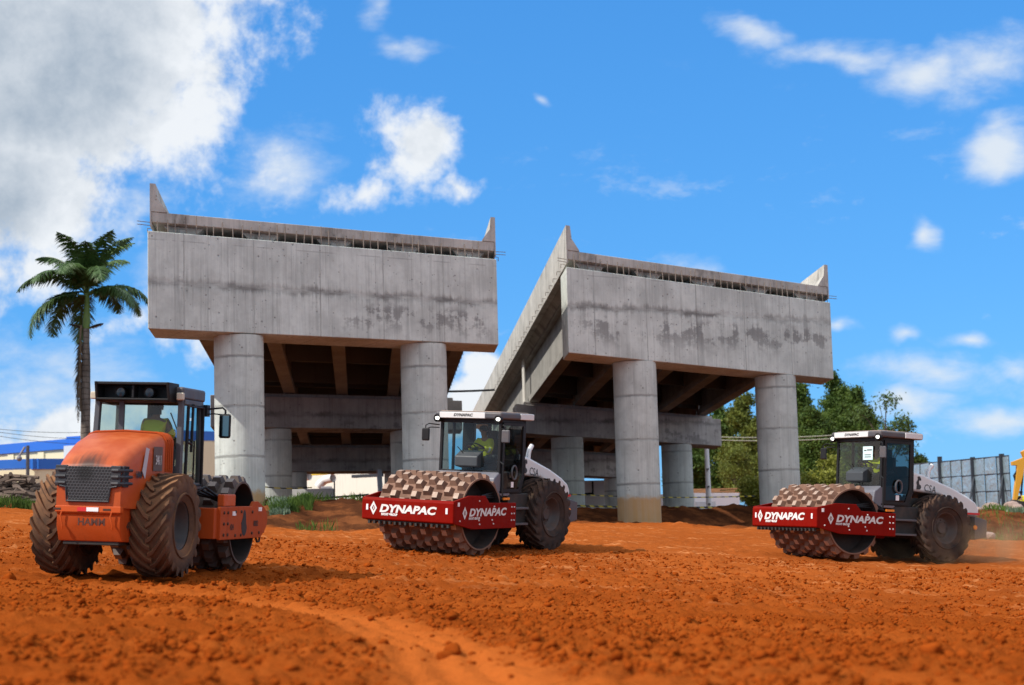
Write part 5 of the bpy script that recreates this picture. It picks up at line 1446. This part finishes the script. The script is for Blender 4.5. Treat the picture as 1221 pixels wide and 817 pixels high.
mb.build('cable_clips', M_grey, pole)

# ------------------------------------------------------------------ wires
M_wire = pm('dark_cable', (.05, .05, .05), .7)
def wire(label, pts, r, mat=M_wire, sag=0.3):
    a, b = Vector(pts[0]), Vector(pts[1]); P_ = [a.lerp(b, i / 12) - Vector((0, 0, sag * 4 * (i / 12) * (1 - i / 12))) for i in range(13)]
    mb = MB(); mb.tube([p - a for p in P_], r, 5); return tag(mb.build('power_line', mat, None, loc=a), label, 'cable', 'overhead cables')
wire('thin overhead cable above the blue roof band, highest of three', (at(-40, 507, 120), at(130, 514, 135)), .018)
wire('thin overhead cable above the blue roof band, middle of three', (at(-40, 509, 120), at(130, 523, 135)), .018)
wire('thin overhead cable above the blue roof band, lowest of three', (at(-40, 513, 120), at(130, 530, 135)), .018)
M_wire2 = pm('pale_cable', (.30, .31, .24), .6)  # paler than the other cables
wire('upper cable crossing in front of the pines', (at(800, 518, 150), at(1010, 518, 150)), .045, M_wire2)
wire('lower cable crossing in front of the pines', (at(800, 521.5, 150), at(1010, 522, 150)), .045, M_wire2)
wire('black cable spanning the gap between the two viaducts', (at(520, 467, 84), at(590, 465, 84)), .055, M_wire, .02)

# ------------------------------------------------------------------ sheet metal fence
m_, t_ = newmat('crumpled_zinc_sheet'); v_ = t_.obj()
h_ = t_.m('ADD', t_.noise(v_, 1.1, 4, .6, 1.0), t_.m('MULTIPLY', t_.noise(v_, 4, 3, .5), .25))
cz = t_.mix(t_.noise(v_, .9, 5, .6), (.28, .40, .46), (.48, .60, .66))
t_.out(t_.bsdf(cz, t_.lin(h_, .3, .8, .22, .42), .55, t_.bump(h_, .9, .12))); M_zinc = m_
F0, F1 = at(1088, 607, 116), at(1206, 606, 98)
M_fpost = pm('dark_fence_post', (.02, .025, .035), .6)
fe = thing('metal_fence', 'tall fence of crumpled metal sheets on dark posts', 'fence', (F0.x, F0.y, F0.z))
fd = Vector((F1.x - F0.x, F1.y - F0.y, F1.z - F0.z)); Lh = 3.05
ncol = 9
for i in range(ncol):
    a, b = fd * (i / ncol), fd * ((i + 1) / ncol)
    for j in range(3):
        z0, z1 = Lh * j / 3 + .02, Lh * (j + 1) / 3 - .02
        q = MB(); n_ = Vector((fd.y, -fd.x, 0)).normalized()
        tilt = rr.uniform(-.04, .04)
        q.hexa([tuple(p) for p in (a + Vector((.02, 0, z0)) + n_ * tilt, b + Vector((-.02, 0, z0)), b + Vector((-.02, .03, z0)), a + Vector((.02, .03, z0)), a + Vector((.02, 0, z1)), b + Vector((-.02, 0, z1)) + n_ * tilt, b + Vector((-.02, .03, z1)), a + Vector((.02, .03, z1)))])
        q.build('sheet', M_zinc, fe, smooth=0)
q = MB()
for j in range(4): q.tube([Vector((0, -.05, Lh * j / 3)), fd + Vector((0, -.05, Lh * j / 3))], .035, 6)
for i in range(ncol + 1): q.tube([fd * (i / ncol) + Vector((0, -.05, 0)), fd * (i / ncol) + Vector((0, -.05, Lh))], .025, 6)
q.build('battens', M_fpost, fe)
for px, ex in ((1127, .3), (1166.5, .02), (1198, .02)):
    f_ = (px - 1088) / 118.0; p = fd * f_; q = MB(); q.box(p.x - .13, p.x + .13, p.y - .3, p.y - .08, -1.2, Lh + ex); q.build('post', M_fpost, fe, smooth=0)
    q = MB(); q.tube([p + Vector((0, -.25, Lh * .62)), p + Vector((-1.2, -2.4, -.9))], .07, 6); q.build('brace', M_fpost, fe)

# rubble by the fence
M_rock = pm('pink_rubble', (.34, .24, .20), .9, var=.35, scale=3, bump=.4)
Vi, Fi = ico(2)
for i, (px, py, Y, s, lab) in enumerate(((1150, 611, 84, .34, 'brown boulder just right of the right roller bumper'), (1182, 606, 88, .42, 'pinkish boulder under the second fence post from the right'), (1187, 609, 86, .28, 'small stone in front of the pinkish boulder by the fence'), (1207, 603, 90, .36, 'largest pinkish boulder beside the digger arm'), (1213, 606, 88, .32, 'pinkish boulder at the feet of the yellow worker'), (1179, 640, 54, .20, 'grey stone on the dirt right of the right roller'), (1163, 609, 86, .3, 'dark boulder at the foot of the fence brace'))):
    V = Vi * (1 + .5 * (np.array([fbm(np.array([a[0] * 1.7 + i * 9]), np.array([a[1] * 1.7 + a[2] * 2.3]), 3, i)[0] for a in Vi])[:, None])) * s * np.array([1.2, 1, .75])
    p = at(px, py, Y); o = np_mesh('boulder', V, Fi, M_rock); o.location = (p.x, p.y, p.z); tag(o, lab, 'rock', 'rubble by the fence')

# ------------------------------------------------------------------ excavator reaching into the frame
M_cat = pm('digger_yellow', (.62, .30, .018), .45, var=.12, dust=.15)
xo = at(1290, 606, 95); xo.z = gz(xo.x, xo.y)
xv = thing('excavator', 'yellow excavator whose arm reaches into the picture beside the fence', 'excavator', xo)
def xl(px, py, Y=95): return at(px, py, Y) - xo
kn, tip = xl(1217, 545), xl(1209.5, 598)
def beam(mb, pts, ws, th):
    """box beam in the picture-facing plane with varying depth"""
    P_ = [Vector(p) for p in pts]; n = len(P_); vs = []
    for i, p in enumerate(P_):
        t = (P_[min(i + 1, n - 1)] - P_[max(i - 1, 0)]).normalized(); nn = Vector((-t.z, 0, t.x))
        for s, y in ((1, -th), (1, th), (-1, th), (-1, -th)): vs.append(p + nn * ws[i] * s + Vector((0, y, 0)))
    fs = [(0, 1, 2, 3), tuple(4 * (n - 1) + k for k in (3, 2, 1, 0))]
    for i in range(n - 1): fs += [(4 * i + k, 4 * i + 4 + k, 4 * i + 4 + (k + 1) % 4, 4 * i + (k + 1) % 4) for k in range(4)]
    mb.add(vs, fs)
mb = MB(); beam(mb, [xl(1206, 553), xl(1211, 552.5), kn + Vector((0, 0, -.1)), xl(1216, 562), tip], [.10, .15, .27, .2, .10], .15); st_ = mb.build('stick', M_cat, xv, bevel=.02, smooth=0)
mb = MB(); mb.tube([xl(1213, 549), xl(1215, 555), xl(1212, 563), xl(1209, 567), xl(1211.5, 575)], .06, 7); mb.tube([xl(1221, 552), xl(1217.5, 590)], .05, 7); mb.tube([xl(1217, 592), xl(1212, 596)], .07, 7); mb.build('hydraulics', M_black, st_)
mb = MB(); beam(mb, [kn + Vector((.1, 0, .1)), xl(1235, 536), xl(1255, 545), xl(1282, 585)], [.2, .38, .42, .3], .2); mb.build('boom', M_cat, xv, bevel=.02, smooth=0)
mb = MB(); q = tip; mb.prism([(q.x - .1, q.z + .1), (q.x + .55, q.z - .05), (q.x + .75, q.z - .55), (q.x + .3, q.z - .95), (q.x - .35, q.z - .85), (q.x - .05, q.z - .5)], q.y - .45, q.y + .45); mb.build('bucket', M_dark, xv, bevel=.02)
mb = MB(); mb.box(-1.2, 2.2, -1.3, 1.3, 1.1, 2.2); mb.build('house', M_cat, xv, bevel=.1)
mb = MB(); mb.box(-1.1, .4, -1.3, -.2, 2.2, 3.0); mb.build('cab', M_black, xv, bevel=.08)
for y in (-1.1, 1.1):
    mb = MB(); mb.prism([(-1.9, .1), (-1.6, 0), (1.9, 0), (2.2, .1), (2.3, .45), (2.0, .85), (-1.7, .85), (-2.0, .45)], y - .3, y + .3); mb.build('track', M_dark, xv, bevel=.05)
wkp = at(1220, 621, 97)
person('worker in a yellow jacket standing at the right edge by the digger arm', Matrix.Translation((wkp.x, wkp.y, gz(wkp.x, wkp.y))) @ Matrix.Rotation(R(200), 4, 'Z'), 'stand')

# ------------------------------------------------------------------ warning tape
m_, t_ = newmat('striped_tape'); v_ = t_.obj(); x_, y_, z_ = t_.sep(v_)
k_ = t_.m('GREATER_THAN', t_.m('FRACT', t_.m('MULTIPLY', t_.m('ADD', x_, z_), 1 / .42)), .5)
t_.out(t_.bsdf(t_.mix(k_, (.62, .50, .03), (.02, .02, .02)), .5)); M_tape = m_
def tape(label, a, b, sag, w=.075):
    a = Vector(a); b = Vector(b); mb = MB(); n = 16
    P_ = [a.lerp(b, i / n) - a - Vector((0, 0, sag * 4 * (i / n) * (1 - i / n))) for i in range(n + 1)]
    for i in range(n):
        p, q = P_[i], P_[i + 1]; u = Vector((0, .004, w))
        mb.hexa([tuple(c) for c in (p, q, q + Vector((0, .008, 0)), p + Vector((0, .008, 0)), p + Vector((0, 0, w)), q + Vector((0, 0, w)), q + Vector((0, .008, w)), p + Vector((0, .008, w)))])
    return tag(mb.build('barrier_tape', M_tape, None, smooth=0, loc=a), label, 'barrier tape', 'striped tape strung between columns')
tape('upper striped tape between the columns of the right viaduct', at(672, 589.5, 81), at(900, 592, 86), .12, .05)
tape('lower striped tape between the columns of the right viaduct', at(672, 603.5, 81), at(900, 605, 86), .08, .085)
tape('upper striped tape under the left viaduct', at(312, 581, 70), at(372, 582, 72), .06, .05)
tape('lower striped tape under the left viaduct', at(312, 594, 70), at(350, 594, 72), .05, .05)

# ------------------------------------------------------------------ grass and weeds
M_grass = leafmat('grass_blades', (.055, .11, .018), (.12, .19, .03))
M_weed = leafmat('grey_green_weeds', (.10, .15, .09), (.20, .26, .17))
def grass(name, label, zones, seed, mat, hmin=.15, hmax=.45, wid=.012):
    g = np.random.default_rng(seed); P = []
    for px0, px1, Y0, Y1, n in zones:
        px = g.uniform(px0, px1, n); Y = g.uniform(Y0, Y1, n)
        x = (px - IW / 2) / FPX * Y; k = fbm(x * 1.3, Y * .9, 3, seed) > -.10
        P.append(np.stack([x[k], Y[k], ground_z(x[k], Y[k]) - .02], 1))
    P = np.concatenate(P); n = len(P); h = g.uniform(hmin, hmax, (n, 1)) * (1 + 1.2 * fbm(P[:, 0] * .8, P[:, 1] * .8, 2, seed + 1))[:, None]
    a = g.uniform(0, 6.28, n); lean = g.uniform(.1, .6, (n, 1)) * h
    d = np.stack([np.cos(a), np.sin(a), np.zeros(n)], 1); s = np.stack([-np.sin(a), np.cos(a), np.zeros(n)], 1) * wid
    up = np.array([[0, 0, 1.]])
    V = np.stack([P - s, P + s, P + up * h * .6 + d * lean * .4 + s * .7, P + up * h + d * lean, P + up * h * .6 + d * lean * .4 - s * .7], 1).reshape(-1, 3)
    o = np_mesh(name, V, np.arange(n * 5).reshape(n, 5), mat); return tag(o, label, 'grass', kind='stuff')
grass('grass', 'green grass growing on the dirt banks', [(-60, 75, 45.5, 49, 6500), (318, 368, 48, 54, 4200), (350, 400, 44.0, 45.5, 120), (1165, 1260, 64, 78, 5000), (1150, 1250, 52, 62, 500), (350, 430, 56, 60, 500), (150, 330, 50, 58, 1800)], 3, M_grass, .10, .32)
grass('weeds', 'grey green leafy weeds at the foot of the left column', [(318, 342, 47.5, 51, 900), (1190, 1230, 62, 66, 300)], 8, M_weed, .12, .35, .04)

# ------------------------------------------------------------------ dust thrown up by the right roller
m_, t_ = newmat('red_dust'); v_ = t_.obj()
fall = t_.m('SUBTRACT', 1.0, t_.vm('LENGTH', t_.vm('MULTIPLY', v_, (1 / 3.0, 1 / 1.6, 1 / .95))), clamp=True)
dn = t_.m('MULTIPLY', t_.m('MULTIPLY', fall, t_.ss(t_.noise(v_, 1.3, 5, .6), .35, .7)), 1.0)
vp = t_.n('ShaderNodeVolumePrincipled'); vp.inputs['Color'].default_value = (.80, .50, .28, 1); t_.lk(dn, vp.inputs['Density'])
t_.out(None, vp.outputs[0])
dp = at(1140, 655, 41)
mb = MB(); mb.sphere((0, 0, 0), 1.0, 20, 12, 0, (3.0, 1.6, .95)); du = mb.build('dust_cloud', m_, None, loc=(dp.x, dp.y, dp.z - .05))
tag(du, 'thin cloud of reddish dust round the rear wheel of the right roller', 'dust', kind='stuff')
# more clutter in the yard beyond the left viaduct
slab_thing('grey_panel', 'grey panel leaning by the bent white pipe in the yard', 'panel', 383, 396, 580, 604, 112, 112, .15, M_wroof)
slab_thing('steel_rack', 'long dark rack high on the yard wall under the left viaduct', 'rack', 419, 452, 565.5, 570, 117, 115.5, .5, M_fpost, 0)
for i, (px, lab) in enumerate(((424, 'leftmost pale bundle lying on the dark yard rack'), (434, 'middle pale bundle lying on the dark yard rack'), (444, 'rightmost pale bundle lying on the dark yard rack'))):
    q = at(px, 565.5, 116 - i * .5); mb = MB(); rr2 = random.Random(i)
    for k in range(5): mb.tube([(-.25 + k * .02, -.12 + .05 * k, .05 + .06 * (k % 2)), (.28 - k * .03, -.10 + .05 * k, .06 + .07 * (k % 3))], .05, 6)
    tag(mb.build('pipe_bundle', M_pvc, None, loc=q), lab, 'pipes', 'bundles on the yard rack')
bpy.context.view_layer.update()
